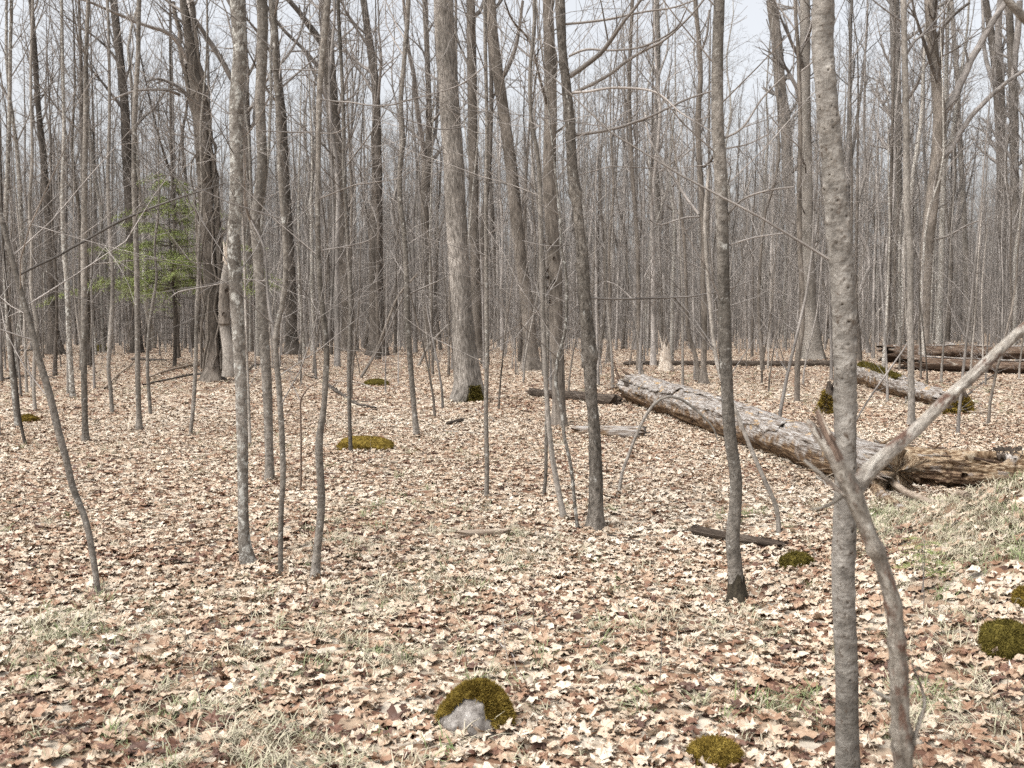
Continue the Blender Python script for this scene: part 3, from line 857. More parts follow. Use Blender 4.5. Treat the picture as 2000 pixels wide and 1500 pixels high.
traced('tall_tree', 'curving brown trunk sweeping upward behind the warty trunk', [(1560, 648, 24), (1553, 560, 23), (1546, 450, 23), (1540, 350, 23), (1535, 250, 23), (1524, 170, 23), (1517, 80, 22), (1506, 0, 21)], 'brown', 20, 'tree', 25, 0.3, 12, side=8, side_z=(4, 14), crown=16, crown_len=3.5, side_r=0.03)
traced('tall_tree', 'thick trunk rooted across the thin dark fallen pole, rough grey foot', [(1586, 702, 40), (1586, 660, 32), (1580, 580, 26), (1577, 450, 25), (1575, 333, 24), (1572, 180, 22), (1572, 0, 20)], 'smooth', 21, 'tree', 26, 0.35, 14, 0.08, side=8, side_z=(4, 14), crown=16, crown_len=3.5, side_r=0.03)
traced('sapling', 'bent brown sapling before the thick rough-footed trunk', [(1557, 785, 12), (1557, 740, 13), (1559, 690, 13), (1566, 640, 13), (1566, 560, 12), (1562, 480, 12), (1561, 380, 11), (1563, 250, 10), (1559, 100, 9), (1553, 0, 8)], 'brown', 10, 'sapling', 27, 0.1, 8, side=5)
traced('twisted_tree', 'knobbly twisting tree behind the dark-footed tree, small pale crook', [(1374, 750, 20), (1374, 715, 13), (1376, 650, 13), (1374, 560, 14), (1376, 480, 15), (1373, 415, 15), (1368, 340, 12), (1363, 240, 13), (1368, 160, 11), (1367, 100, 10), (1358, 0, 10)], 'brown', 12, 'tree', 28, 0.2, 10, 0.08, side=9, side_z=(2.5, 8),
       limbs=[[(1365, 418, 8), (1340, 385, 8), (1310, 340, 7), (1285, 300, 6), (1268, 270, 5), (1260, 220, 4)], [(1365, 422, 6), (1335, 425, 5), (1290, 440, 4), (1270, 430, 3)], [(1374, 325, 7), (1390, 310, 6), (1402, 280, 5)], [(1368, 100, 6), (1380, 70, 6), (1385, 20, 5)]])
traced('sapling', 'brown sapling sharing its foot with the knobbly twisting tree', [(1364, 746, 12), (1362, 715, 10), (1354, 680, 10), (1345, 650, 9), (1341, 600, 8), (1338, 500, 7), (1330, 400, 6)], 'brown', 7, 'sapling', 29, 0.15, 8, side=5, side_z=(1.5, 6))
traced('sapling', 'straight thin sapling beyond the broken upper end of the fallen log', [(1247, 722, 11), (1247, 680, 9), (1247, 600, 9), (1246, 500, 9), (1241, 420, 8), (1235, 330, 8), (1229, 200, 9), (1231, 100, 8), (1235, 0, 8)], 'brown', 12, 'sapling', 30, 0.2, 8, side=8, side_z=(1.5, 8), limbs=[[(1247, 605, 5), (1230, 580, 4), (1200, 555, 3), (1180, 550, 2)], [(1248, 570, 4), (1262, 535, 4), (1275, 510, 3)]])
traced('tall_tree', 'grey trunk rising straight above the pale broken stump', [(1296, 680, 13), (1290, 600, 12), (1287, 480, 12), (1283, 350, 12), (1281, 250, 11), (1286, 120, 10), (1283, 0, 10)], 'smooth', 18, 'tree', 31, 0.3, 8, side=8, side_z=(4, 13), crown=14, crown_len=3, side_r=0.02)

def vines(root, base, dd):
    rng = random.Random(77)
    for j in range(9):
        mb = MB()
        pts, x0 = [], rng.uniform(-0.28, 0.28)
        for i in range(26):
            t = i / 25
            px_ = np.interp(720 - 720 * t, [0, 100, 250, 400, 600, 720], [352, 366, 390, 403, 414, 416])
            p = at(px_, 720 - 720 * t, dd) - base
            a = j * 0.7 + t * (rng.uniform(2, 5) if j > 2 else 0.6 * j)
            pts.append((p[0] + (0.24 + 0.012 * j) * math.cos(a) + 0.03 * rng.gauss(0, 1), p[1] + 0.24 * math.sin(a), p[2]))
        tube(mb, pts, np.linspace(*((0.075, 0.05) if j < 3 else (0.03, 0.012)), 26), 6)
        for i in range(4, 25):
            grow(mb, pts[i], off_dir((0, 0, 1), rng.uniform(0.6, 1.5), rng), rng.uniform(0.15, 0.5), 0.006, 1, rng, (3,), wob=0.3)
        mb.obj('vine', M['brown'], root)
traced('shaggy_tree', 'massive shaggy vine-wrapped tree leaning over the evergreen', [(416, 745, 36), (416, 700, 28), (414, 620, 26), (411, 540, 27), (406, 460, 28), (402, 390, 29), (396, 300, 29), (387, 200, 27), (376, 120, 24), (366, 60, 17), (357, 0, 15)],
       'brown', 19, 'tree', 32, 0.35, 18, 0.14, side=22, side_z=(2.5, 12), crown=16, crown_len=3.5, side_r=0.02, parts_hook=vines,
       limbs=[[(372, 130, 22), (374, 80, 20), (372, 40, 19), (370, 0, 18), (366, -60, 16)], [(374, 125, 9), (335, 72, 9), (300, 55, 8), (255, 38, 8), (215, 20, 7), (170, 2, 6), (110, -8, 5)], [(372, 190, 9), (345, 170, 8), (310, 155, 6), (285, 160, 5)], [(352, 185, 8), (330, 178, 7), (300, 176, 6), (255, 180, 5), (215, 195, 4)]])
traced('tall_tree', 'dark trunk rising out of the evergreen, bending near its top', [(268, 690, 22), (262, 600, 21), (258, 480, 21), (252, 380, 20), (247, 280, 20), (243, 200, 19), (236, 130, 18), (228, 60, 17), (222, 0, 16)], 'dark', 19, 'tree', 33, 0.3, 12, side=9, side_z=(4, 13), crown=14, crown_len=3.5, side_r=0.025)
traced('pole_tree', 'smooth straight pole, closer to the evergreen of two bare poles', [(272, 842, 15), (271, 800, 12), (269, 720, 12), (268, 600, 12), (266, 480, 12), (262, 380, 11), (262, 280, 11), (264, 200, 11), (270, 100, 10), (272, 0, 10)], 'smooth', 10, 'tree', 34, 0.12, 10, side=7)
traced('pole_tree', 'smooth straight pole, farther from the evergreen of two bare poles', [(168, 865, 16), (166, 820, 13), (164, 720, 13), (164, 600, 13), (164, 480, 14), (165, 380, 12), (167, 250, 11), (168, 120, 9), (172, 0, 8)], 'smooth', 10, 'tree', 35, 0.12, 10, side=7)
traced('sapling', 'dark thin whip sapling beside the small mossy stone, leaning outward', [(51, 873, 8), (43, 840, 7), (36, 800, 8), (30, 740, 8), (20, 650, 7), (12, 560, 6), (5, 450, 6), (2, 350, 5)], 'dark', 5, 'sapling', 36, 0.1, 8, side=3)
traced('sapling', 'grey sapling rising straight behind the small mossy stone', [(34, 835, 12), (27, 760, 12), (19, 680, 12), (14, 600, 11), (10, 500, 11), (12, 400, 10), (18, 250, 9), (20, 100, 8), (22, 0, 7)], 'lichen', 9, 'sapling', 37, 0.15, 8, side=5)
traced('sapling', 'lichened grey pole between the leaning sapling and the bare poles', [(142, 778, 13), (139, 730, 12), (135, 660, 12), (133, 600, 12), (130, 540, 12), (124, 470, 10), (122, 380, 9), (125, 250, 8), (122, 100, 7), (120, 0, 7)], 'lichen', 11, 'sapling', 38, 0.15, 8, side=6)
traced('sapling', 'crooked thin sapling jogging sideways, left of the bare poles', [(69, 805, 8), (66, 760, 8), (68, 700, 9), (72, 640, 9), (66, 600, 9), (61, 560, 8), (62, 480, 8), (58, 400, 8), (63, 300, 7), (60, 150, 6), (64, 0, 6)], 'pale', 10, 'sapling', 39, 0.12, 8, side=5)
traced('sapling', 'slim pale pole sapling between the two bare poles', [(219, 808, 9), (216, 760, 9), (212, 720, 9), (215, 660, 10), (219, 600, 10), (220, 540, 9), (215, 470, 9), (211, 350, 8), (214, 200, 7), (210, 0, 6)], 'pale', 10, 'sapling', 40, 0.12, 8, side=6)
traced('sapling', 'wisp-thin sapling just beyond the pole nearest the evergreen', [(294, 812, 8), (291, 770, 8), (288, 720, 8), (290, 660, 8), (297, 600, 7), (306, 540, 6), (302, 480, 5), (310, 400, 4)], 'smooth', 6, 'sapling', 41, 0.1, 7, side=6)
traced('sapling', 'thin sapling in the open between the evergreen and lichen-blotched tree', [(372, 850, 8), (377, 800, 9), (381, 740, 9), (383, 680, 9), (385, 600, 9), (388, 540, 8), (389, 470, 7), (395, 380, 6), (392, 250, 5)], 'smooth', 8, 'sapling', 42, 0.1, 7, side=6)
traced('hollow_tree', 'big dark hollow-footed tree amid tangled stems at the far left', [(107, 692, 27), (105, 660, 22), (102, 600, 19), (99, 500, 17), (92, 400, 16), (84, 300, 14), (74, 200, 12), (68, 100, 11), (60, 0, 10)], 'dark', 19, 'tree', 43, 0.35, 14, 0.12, side=18, side_z=(2, 12), crown=14, crown_len=3.5, side_r=0.025)
traced('tall_tree', 'stout dark trunk standing between wavy sapling and tilted pole', [(738, 694, 34), (737, 650, 29), (735, 560, 28), (734, 470, 28), (736, 380, 23), (736, 300, 20), (734, 180, 18), (726, 110, 18), (718, 60, 16), (710, 0, 14)], 'dark', 20, 'tree', 44, 0.3, 14, 0.06, side=8, side_z=(4, 14), crown=16, crown_len=3.5, side_r=0.025)
traced('tall_tree', 'broad brown trunk slanting up behind the wavy sapling', [(684, 686, 30), (682, 640, 27), (677, 560, 25), (670, 480, 24), (664, 390, 25), (657, 300, 26), (650, 220, 27), (645, 150, 25), (640, 90, 22), (630, 0, 12)], 'brown', 20, 'tree', 45, 0.3, 14, 0.06, side=8, side_z=(4, 14), crown=16, crown_len=3.5, side_r=0.025,
       limbs=[[(630, 85, 14), (605, 55, 13), (585, 25, 11), (555, -10, 10)], [(622, 130, 9), (590, 95, 8), (560, 65, 8), (535, 35, 7), (515, 0, 6)]])
traced('tall_tree', 'trunk dividing into a narrow fork, between tilted pole and ridged-bark tree', [(837, 680, 22), (835, 620, 18), (832, 520, 18), (830, 420, 19), (833, 330, 20), (837, 290, 18), (838, 200, 12), (834, 100, 12), (830, 0, 12)], 'brown', 20, 'tree', 46, 0.35, 10, side=8, side_z=(4, 14), crown=16, crown_len=3.2, side_r=0.025, limbs=[[(828, 310, 12), (820, 250, 11), (812, 180, 11), (800, 100, 9), (790, 20, 8), (785, -40, 7)], [(842, 290, 8), (852, 240, 8), (856, 160, 7), (850, 60, 5)]])
traced('tall_tree', 'dark trunk partly hidden just behind the lichen-blotched tree', [(492, 686, 24), (490, 600, 22), (487, 500, 21), (485, 400, 20), (482, 280, 19), (478, 150, 18), (473, 0, 16)], 'dark', 20, 'tree', 47, 0.3, 12, side=8, side_z=(4, 14), crown=16, crown_len=3.5, side_r=0.025, limbs=[[(480, 190, 13), (455, 152, 12), (425, 102, 11), (395, 58, 9), (373, 25, 7), (358, -15, 5)]])
traced('tall_tree', 'rough dark trunk behind the forked grey-brown pole tree', [(571, 692, 26), (569, 640, 22), (568, 560, 22), (563, 450, 20), (556, 340, 19), (552, 240, 19), (540, 120, 18), (532, 0, 17)], 'dark', 20, 'tree', 48, 0.3, 12, 0.09, side=8, side_z=(4, 14), crown=16, crown_len=3.5, side_r=0.025)
traced('sapling', 'thin pale arching stem bent over in front of the fallen log', [(1209, 968, 8), (1215, 925, 7), (1228, 888, 7), (1243, 850, 7), (1258, 818, 7), (1277, 790, 7), (1300, 776, 6), (1325, 778, 5), (1350, 793, 6), (1375, 815, 5), (1394, 838, 4), (1402, 862, 3)], 'pale', None, 'sapling', 49, 0.1, 8, side=0, crown=0)
traced('sapling', 'long bleached sapling slanting across behind the dark-footed tree', [(1521, 1046, 11), (1517, 995, 10), (1492, 935, 10), (1463, 868, 9), (1436, 800, 9), (1410, 742, 9), (1397, 690, 9), (1388, 610, 8), (1381, 520, 8), (1377, 430, 8), (1384, 330, 6)], 'pale', None, 'sapling', 50, 0.15, 8, side=3, crown=0, side_z=(0.8, 2.3))
traced('sapling', 'red-brown seedling with a Y-shaped top, between kinked and wavy saplings', [(588, 955, 4), (588, 900, 4), (588, 850, 4), (587, 790, 4), (590, 775, 4), (605, 755, 3), (625, 745, 2)], 'torn', None, 'sapling', 51, 0.0, 6, side=0, crown=0, limbs=[[(587, 785, 3), (578, 765, 3), (566, 745, 2)]])

# foreground dead fork, close to the viewer
def fork_parts(root, base, dd):
    fp = []
    for nm, pts, mat in (('limb', [(1668, 958, 40), (1700, 918, 38), (1750, 872, 36), (1800, 828, 34), (1850, 778, 32), (1900, 733, 31), (1950, 685, 29), (2000, 640, 27), (2080, 566, 24), (2180, 470, 20)], 'fork'),
                         ('broken_prong', [(1650, 935, 34), (1628, 895, 30), (1606, 860, 25), (1588, 835, 20), (1577, 820, 8)], 'fork'),
                         ('torn_prong', [(1640, 905, 26), (1622, 862, 20), (1606, 828, 15), (1596, 800, 5)], 'torn'),
                         ('twig', [(1650, 968, 12), (1620, 942, 11), (1590, 915, 10), (1570, 898, 8)], 'fork'),
                         ('twig', [(1648, 968, 10), (1622, 985, 9), (1600, 993, 6), (1580, 995, 3)], 'fork'),
                         ('twig', [(1757, 1370, 14), (1735, 1365, 12), (1712, 1352, 8), (1703, 1345, 4)], 'fork'),
                         ('twig', [(1782, 1455, 12), (1796, 1410, 10), (1806, 1372, 9), (1795, 1330, 7), (1780, 1295, 4)], 'fork')):
        rows = [[*(at(x, y, dd + 0.05 * i * (1 if nm == 'limb' else 0.1)) - base), wd / 2 * dd / F * 0.84] for i, (x, y, wd) in enumerate(pts)]
        S_ = smooth_path(np.array(rows), 0.012)
        mb = MB()
        tube(mb, S_[:, :3], S_[:, 3], 18 if nm != 'twig' else 8, lambda TH, S, rr: rr * (1 + 0.14 * vnoise(np.cos(TH) * 1.5, np.sin(TH) * 1.5, S * 14) + 0.10 * vnoise(np.cos(TH) * 4, np.sin(TH) * 4, S * 16)))
        mb.obj(nm, M[mat], root)
        if nm.endswith('prong'):
            fp.append((S_[-6, :3].copy(), S_[-1, :3] - S_[-8, :3]))
    rq = random.Random(2)
    for p_, d_ in fp:
        for q_ in range(7):
            mb = MB()
            dv = off_dir(_norm(tuple(d_)), rq.uniform(0, 0.35), rq)
            L_ = rq.uniform(0.02, 0.06)
            o_ = tuple(p_[k] + rq.gauss(0, 0.004) for k in range(3))
            tube(mb, [tuple(o_[k] + dv[k] * L_ * t for k in range(3)) for t in (-0.4, 0.3, 1.0)], [0.004, 0.003, 0.0005], 4, phase=rq.random())
            mb.obj('splinter', M['stump' if q_ % 2 else 'torn'], root)
def fork_knots(TH, S, rr):
    out = 0 * S
    for s0, h in ((0.86, 0.006), (0.83, 0.005), (1.03, 0.003), (1.10, 0.003), (1.21, 0.004), (0.98, 0.003)):
        out = out + h * np.exp(-((S - s0) / 0.012) ** 2)
    return out
traced('dead_fork', 'dead forked branch upright in the foreground, bark peeling, one limb torn off', [(1782, 2180, 44), (1768, 1700, 41), (1764, 1500, 39), (1760, 1420, 36), (1757, 1350, 38), (1752, 1260, 32), (1744, 1180, 32), (1724, 1110, 31), (1704, 1060, 31), (1684, 1010, 34), (1664, 958, 40), (1648, 925, 34), (1636, 900, 26)],
       'fork', None, 'branch', 52, 0.1, 22, 0.07, side=0, crown=0, step=0.01, warts=fork_knots, parts_hook=fork_parts)

# ------------------------------------------------------------------ stones and moss
def ico(sub=4):
    import bmesh
    bm = bmesh.new()
    bmesh.ops.create_icosphere(bm, subdivisions=sub, radius=1.0)
    v = np.array([x.co[:] for x in bm.verts])
    t = np.array([[y.index for y in f.verts] for f in bm.faces])
    bm.free()
    return v, t
ICO = ico(5)
ICO4 = ico(4)

def stone_shape(V, seed, size, lump=0.22):
    n = fbm(V[:, 0] * 1.3 + seed, V[:, 1] * 1.3, V[:, 2] * 1.3 + seed * 2, 4)
    W = V * (1 + lump * n)[:, None]
    # flattened facets as on a broken field stone
    rg = np.random.default_rng(seed)
    for _ in range(7):
        d = rg.normal(size=3)
        d /= np.linalg.norm(d)
        c = rg.uniform(0.72, 0.95)
        ex = np.clip(W @ d - c, 0, None)
        W = W - 0.75 * ex[:, None] * d
    return W * np.array(size)

def mossy(name, label, px, py, size, seed, cover, mat='moss', cat='stone', nblade=5000, blade=0.016, lift=0.35, lump=0.22, bare=None, rot=0.0, base='stone', d_shift=0.0, peak=0.0):
    """a stone whose moss coat is a part of its own; cover = share of the upward side that moss hides"""
    G = on_ground(px, py)
    G[1] += d_shift
    G[2] = float(gh(G[0], G[1]))
    root = empty(name, G, label, cat)
    root.rotation_euler = (0, 0, rot)
    V, T = ICO
    W = stone_shape(V, seed, size, lump)
    if peak:
        f_ = 1 - peak * np.clip(W[:, 2] / size[2] + 0.15, 0, 1)
        W[:, 0] = W[:, 0] * f_ + 0.10 * size[0] * (1 - f_)
        W[:, 1] *= f_
    W[:, 2] += size[2] * lift
    mb = MB()
    mb.add(W, t=T)
    mb.obj('stone' if base == 'stone' else base, M['stone'] if base == 'stone' else M['log_dark'], root)
    nr = V.copy()
    key = V[:, 2] * 0.9 + 0.45 * fbm(V[:, 0] * 2.1 + seed, V[:, 1] * 2.1, V[:, 2] * 2.1, 3) + 0.35 * fbm(V[:, 0] * 7, V[:, 1] * 7 + seed, V[:, 2] * 4, 3)
    if bare is not None:
        key = key - bare(V)
    on = key > (1 - 2 * cover)
    rg = np.random.default_rng(seed)
    fon = on[T].all(axis=1) & (W[T].mean(axis=1)[:, 2] > -0.02)
    TT = T[fon]
    mm = MB()
    cush = W * (1 + 0.02 + 0.03 * (fbm(V[:, 0] * 6, V[:, 1] * 6, V[:, 2] * 6, 2)[:, None] + 0.5)) + nr * 0.004
    mm.add(cush, t=TT)
    pick = TT[rg.integers(0, len(TT), nblade)]
    u = rg.dirichlet((1, 1, 1), nblade)
    P = (cush[pick] * u[:, :, None]).sum(axis=1)
    N_ = (nr[pick] * u[:, :, None]).sum(axis=1)
    blades(mm, P, N_, blade, blade * 0.14, rg)
    mm.obj('moss', M[mat], root, smooth=False)
    return root

mossy('mossy_stone', 'small grey field stone capped with golden moss amid leaves, bare face showing', 932, 1440, (0.142, 0.12, 0.115), 3, 0.60, nblade=14000, blade=0.017, lift=0.42, lump=0.24, d_shift=0.11, peak=0.42,
      bare=lambda V: 1.9 * np.exp(-(((V[:, 0] + 0.25) / 0.46) ** 2 + ((V[:, 1] + 0.8) / 0.6) ** 2 + ((V[:, 2] - 0.05) / 0.55) ** 2)))
mossy('mossy_rock', 'long low rock wholly under golden moss behind a thin sapling', 712, 882, (0.31, 0.2, 0.13), 5, 0.85, nblade=7000, blade=0.016, lift=0.2, d_shift=0.2)
mossy('mossy_rock', 'flat dark green mossy rock near the dark-footed tree', 1566, 1114, (0.09, 0.09, 0.062), 8, 0.9, 'moss_dark', nblade=4000, blade=0.018, lift=0.3, d_shift=0.1)
mossy('mossy_rock', 'low mossy patch of rock cut by the lower photo edge', 1402, 1497, (0.085, 0.07, 0.045), 9, 0.9, 'moss', nblade=4000, blade=0.016, lift=0.2, d_shift=0.06)
mossy('mossy_boulder', 'dark mossy boulder set into the grassy bank', 1984, 1290, (0.095, 0.10, 0.085), 12, 0.9, 'moss_dark', nblade=5000, blade=0.016, lift=0.35, d_shift=0.1)
mossy('mossy_rock', 'small mossy knob higher up on the grassy bank', 2004, 1176, (0.05, 0.05, 0.05), 14, 0.9, 'moss', nblade=2500, blade=0.016, lift=0.3)
mossy('mossy_stone', 'small moss-covered stone at the left between thin saplings', 56, 826, (0.14, 0.12, 0.085), 15, 0.9, 'moss', nblade=3000, blade=0.025, lift=0.35)
mossy('mossy_rock', 'faint mossy hump beyond the tilted pole tree', 735, 752, (0.28, 0.2, 0.10), 16, 0.9, 'moss_dark', nblade=2500, blade=0.03, lift=0.3)
mossy('mossy_rock', 'mossy boulder lying between the bare poles and the evergreen', 196, 688, (0.30, 0.3, 0.22), 17, 0.6, 'moss_dark', nblade=2500, blade=0.03, lift=0.35)

# ------------------------------------------------------------------ logs
def fallen(name, label, A, B, r0, r1, mat, seed, k=40, step=0.03, sink=0.25, rough=0.10, holes=(), cat='log', hollow=(True, True), bend=0.0, jag=0.12, cuts=(), lift=None, ridges=0.05, parts=None, group=None, end_mat=None):
    """a fallen log from A to B (world x, y of its middle line), lying on the ground"""
    A, B = np.array(A, float), np.array(B, float)
    ln = float(np.linalg.norm(B[:2] - A[:2]))
    n = max(8, int(ln / step))
    t = np.linspace(0, 1, n)
    X = A[0] + (B[0] - A[0]) * t
    Y = A[1] + (B[1] - A[1]) * t
    nx_, ny_ = -(B[1] - A[1]) / ln, (B[0] - A[0]) / ln
    X = X + nx_ * bend * np.sin(PI * t)
    Y = Y + ny_ * bend * np.sin(PI * t)
    rad = r0 + (r1 - r0) * t
    gz = np.array([float(gh(a, b)) for a, b in zip(X[::max(1, n // 24)], Y[::max(1, n // 24)])])
    gz = np.interp(t, np.linspace(0, 1, len(gz)), gz)
    Z = gz + rad * (1 - sink)
    if lift is not None:
        Z = Z + np.interp(t, np.linspace(0, 1, len(lift)), lift)
    base = np.array([X[n // 2], Y[n // 2], gz[n // 2]])
    P = np.stack([X, Y, Z], 1) - base
    def dsp(TH, S, rr):
        c, s = np.cos(TH), np.sin(TH)
        a = 1 + rough * fbm(c * 1.3 + seed, s * 1.3, S * 1.4 + seed, 3)
        a = a + ridges * vnoise(c * 7 + seed, s * 7, S * 1.1) + 0.5 * ridges * vnoise(c * 16, s * 16 + seed, S * 2.5)
        out = rr * a
        for (hs_, ht, hw, hl, dp) in holes:
            dth = np.angle(np.exp(1j * (TH - ht))) * rr
            u = (dth / hw) ** 2 + ((S - hs_ * ln) / hl) ** 2
            rim = 0.10 * dp * np.exp(-((np.sqrt(u) - 1.25) / 0.3) ** 2)
            out = out - dp * sstep(1.15, 0.7, u) + rim
        for (hs_, wd, dp) in cuts:
            out = out - dp * np.exp(-((S - hs_ * ln + 0.06 * vnoise(c * 2, s * 2, seed)) / wd) ** 2)
        return np.maximum(out, 0.01)
    root = empty(name, base, label, cat, group)
    mb = MB()
    tube(mb, P, rad, k, dsp)
    # jagged ends
    v = mb.v[0].reshape(n, k, 3)
    ax = (P[1] - P[0]) / np.linalg.norm(P[1] - P[0])
    th = np.arange(k)
    j0 = jag * (0.5 + fbm(th * 0.45 + seed, 3.0, 1.0, 3)) + jag * 0.5 * _hash(th, th * 3 + seed, th)
    j1 = jag * (0.5 + fbm(th * 0.45 + seed + 40, 5.0, 1.0, 3)) + jag * 0.5 * _hash(th, th * 5 + seed, th)
    wgt = np.clip(1 - np.arange(n) * step / max(0.02, 3 * jag), 0, 1) ** 2
    v += (wgt[:, None, None] * (-j0)[None, :, None]) * ax + (wgt[::-1][:, None, None] * j1[None, :, None]) * ax
    main = mb.obj('log_body', M[mat], root)
    # the open rotten hearts
    for e, hl in zip((0, n - 1), hollow):
        hb = MB()
        sg = 1 if e == 0 else -1
        ring0 = v[e]
        c0 = ring0.mean(axis=0)
        inner = c0 + (ring0 - c0) * 0.78
        if hl:
            rings = [ring0, inner + ax * sg * 0.02, c0 + (ring0 - c0) * 0.66 + ax * sg * 0.25, c0 + (ring0 - c0) * 0.3 + ax * sg * 0.45, np.repeat((c0 + ax * sg * 0.5)[None], k, 0)]
        else:
            rings = [ring0, inner + ax * sg * 0.01, c0 + (ring0 - c0) * 0.4 - ax * sg * 0.02, np.repeat((c0)[None], k, 0)]
        V_ = np.vstack(rings)
        i = np.arange(len(rings) - 1)[:, None] * k
        j = np.arange(k)[None, :]
        q = np.stack([i + j, i + (j + 1) % k, i + k + (j + 1) % k, i + k + j], 2).reshape(-1, 4)
        hb.add(V_, q=q)
        hb.obj('log_end', M['log_dark' if hl else (end_mat or mat)], root)
    if parts:
        parts(root, P, rad, ax)
    return root

def body_of(root):
    return next((c for c in root.children if c.name.split('.')[0] in ('log_body', 'trunk', 'stump_wood', 'stem')), root)

def slab_part(root, P, rad, mat, spec, seed, name='bark_slab'):
    """curved plates of bark or wood still clinging to a log: (along from, to, angle from, to, proud)"""
    rg = np.random.default_rng(seed)
    n = len(P)
    for (a0, a1, t0, t1, pr) in spec:
        m, k = 26, 12
        T = P[-1] - P[0]
        T = T / np.linalg.norm(T)
        ax = np.argmin(np.abs(T))
        ref = np.zeros(3); ref[ax] = 1
        side = np.cross(T, np.array([0, 0, 1.0])); side /= np.linalg.norm(side)
        up = np.cross(side, T)
        ed = fbm(np.arange(m) * 0.6 + seed, a0 * 9.0, 1.0, 3) * 0.25
        V = []
        for i in range(m):
            f = a0 + (a1 - a0) * i / (m - 1)
            c = np.array([np.interp(f, np.linspace(0, 1, n), P[:, q]) for q in range(3)])
            r = np.interp(f, np.linspace(0, 1, n), rad)
            for j in range(k):
                th = t0 + ed[i] + (t1 - t0 - 1.2 * ed[(i * 3) % m]) * j / (k - 1)
                rr = r * 1.03 + pr * (0.6 + 0.5 * vnoise(i * 0.7, j * 0.7, seed))
                V.append(c + side * math.cos(th) * rr + up * math.sin(th) * rr)
        V = np.array(V)
        inn = V - 0.0
        ctr = np.repeat(np.array([[np.interp(a0 + (a1 - a0) * i / (m - 1), np.linspace(0, 1, n), P[:, q]) for q in range(3)] for i in range(m)]), k, 0)
        inn = ctr + (V - ctr) * 0.93
        q = []
        for i in range(m - 1):
            for j in range(k - 1):
                a = i * k + j
                q.append((a, a + 1, a + k + 1, a + k))
                o = m * k
                q.append((o + a, o + a + k, o + a + k + 1, o + a + 1))
        rim = [i * k for i in range(m)] + [(m - 1) * k + j for j in range(1, k)] + [i * k + k - 1 for i in range(m - 2, -1, -1)] + [j for j in range(k - 2, 0, -1)]
        for i in range(len(rim)):
            a, b = rim[i], rim[(i + 1) % len(rim)]
            q.append((a, b, m * k + b, m * k + a))
        mb = MB()
        allv = np.vstack([V, inn])
        mb.add(allv, q=q, tc=np.stack([allv @ side, -((allv - np.vstack([ctr, ctr])) @ up), allv @ T], 1))
        mb.obj(name, M[mat], body_of(root))

def splinters(root, at_, d, n, seed, mat, ln=(0.2, 0.7), spread=0.2, r=(0.006, 0.02)):
    rng = random.Random(seed)
    for i in range(n):
        mb = MB()
        p = tuple(at_[k] + rng.gauss(0, spread) * (0.5 if k == 2 else 1) for k in range(3))
        dv = off_dir(_norm(tuple(d)), rng.uniform(0, 0.5), rng)
        L = rng.uniform(*ln)
        pts = [tuple(p[k] + dv[k] * L * t for k in range(3)) for t in (-0.3, 0.2, 0.6, 1.0)]
        rr = rng.uniform(*r)
        tube(mb, pts, [rr, rr * 0.9, rr * 0.6, 0.002], 4, phase=rng.random())
        mb.obj('splinter', M[mat], body_of(root))

def main_log_parts(root, P, rad, ax):
    slab_part(root, P, rad, 'log_grey', [(0.06, 0.34, 0.55, 2.0, 0.02), (0.30, 0.50, 1.2, 2.3, 0.02), (0.52, 0.78, 0.35, 1.15, 0.018)], 5)
    slab_part(root, P, rad, 'log_brown', [(0.36, 0.50, 2.4, 3.2, 0.012)], 9)
    splinters(root, P[0] + np.array([0, 0, 0.06]), -ax + np.array([0, 0, 0.05]), 14, 4, 'log_brown', (0.3, 0.9), 0.13, (0.012, 0.04))
    splinters(root, P[0] + np.array([0, 0, -0.02]), -ax, 12, 6, 'log_rot', (0.2, 0.8), 0.12, (0.012, 0.035))

a_, b_ = on_ground(1212, 787), on_ground(1690, 958)
dv_ = (b_ - a_)[:2] / np.linalg.norm((b_ - a_)[:2])
pv_ = np.array([-dv_[1], dv_[0]])
if pv_[0] < 0: pv_ = -pv_
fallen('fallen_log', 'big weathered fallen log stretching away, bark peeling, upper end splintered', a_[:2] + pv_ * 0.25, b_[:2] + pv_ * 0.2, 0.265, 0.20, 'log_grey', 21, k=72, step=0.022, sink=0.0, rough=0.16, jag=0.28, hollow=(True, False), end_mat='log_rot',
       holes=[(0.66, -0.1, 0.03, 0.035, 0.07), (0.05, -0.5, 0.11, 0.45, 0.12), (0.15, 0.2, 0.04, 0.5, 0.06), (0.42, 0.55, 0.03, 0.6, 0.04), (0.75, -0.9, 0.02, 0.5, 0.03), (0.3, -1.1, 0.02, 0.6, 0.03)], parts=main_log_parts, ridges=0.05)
a_, b_ = on_ground(1700, 958), on_ground(2060, 985)
def rot_parts(root, P, rad, ax):
    rq = random.Random(9)
    for q_ in range(34):
        f_ = rq.uniform(0.0, 0.95)
        i_ = int(f_ * (len(P) - 1))
        th_ = rq.uniform(0.2, 2.2)
        splinters(root, P[i_] + np.array([0, -math.cos(th_), math.sin(th_)]) * rad[i_] * rq.uniform(0.85, 1.0), ax * rq.choice((-1, 1)) + np.array([0, 0, 0.15]), 1, 50 + q_, rq.choice(('log_rot', 'log_rot', 'log_brown', 'stick')), (0.06, 0.28), 0.01, (0.008, 0.028))
    slab_part(root, P, rad, 'log_dark', [(0.72, 0.86, 0.75, 1.9, 0.055)], 16)
    splinters(root, P[0], -ax, 12, 14, 'log_rot', (0.1, 0.5), 0.1)
a_[1], b_[1] = 9.25, 8.85
a_[0], b_[0] = 3.25, 4.75
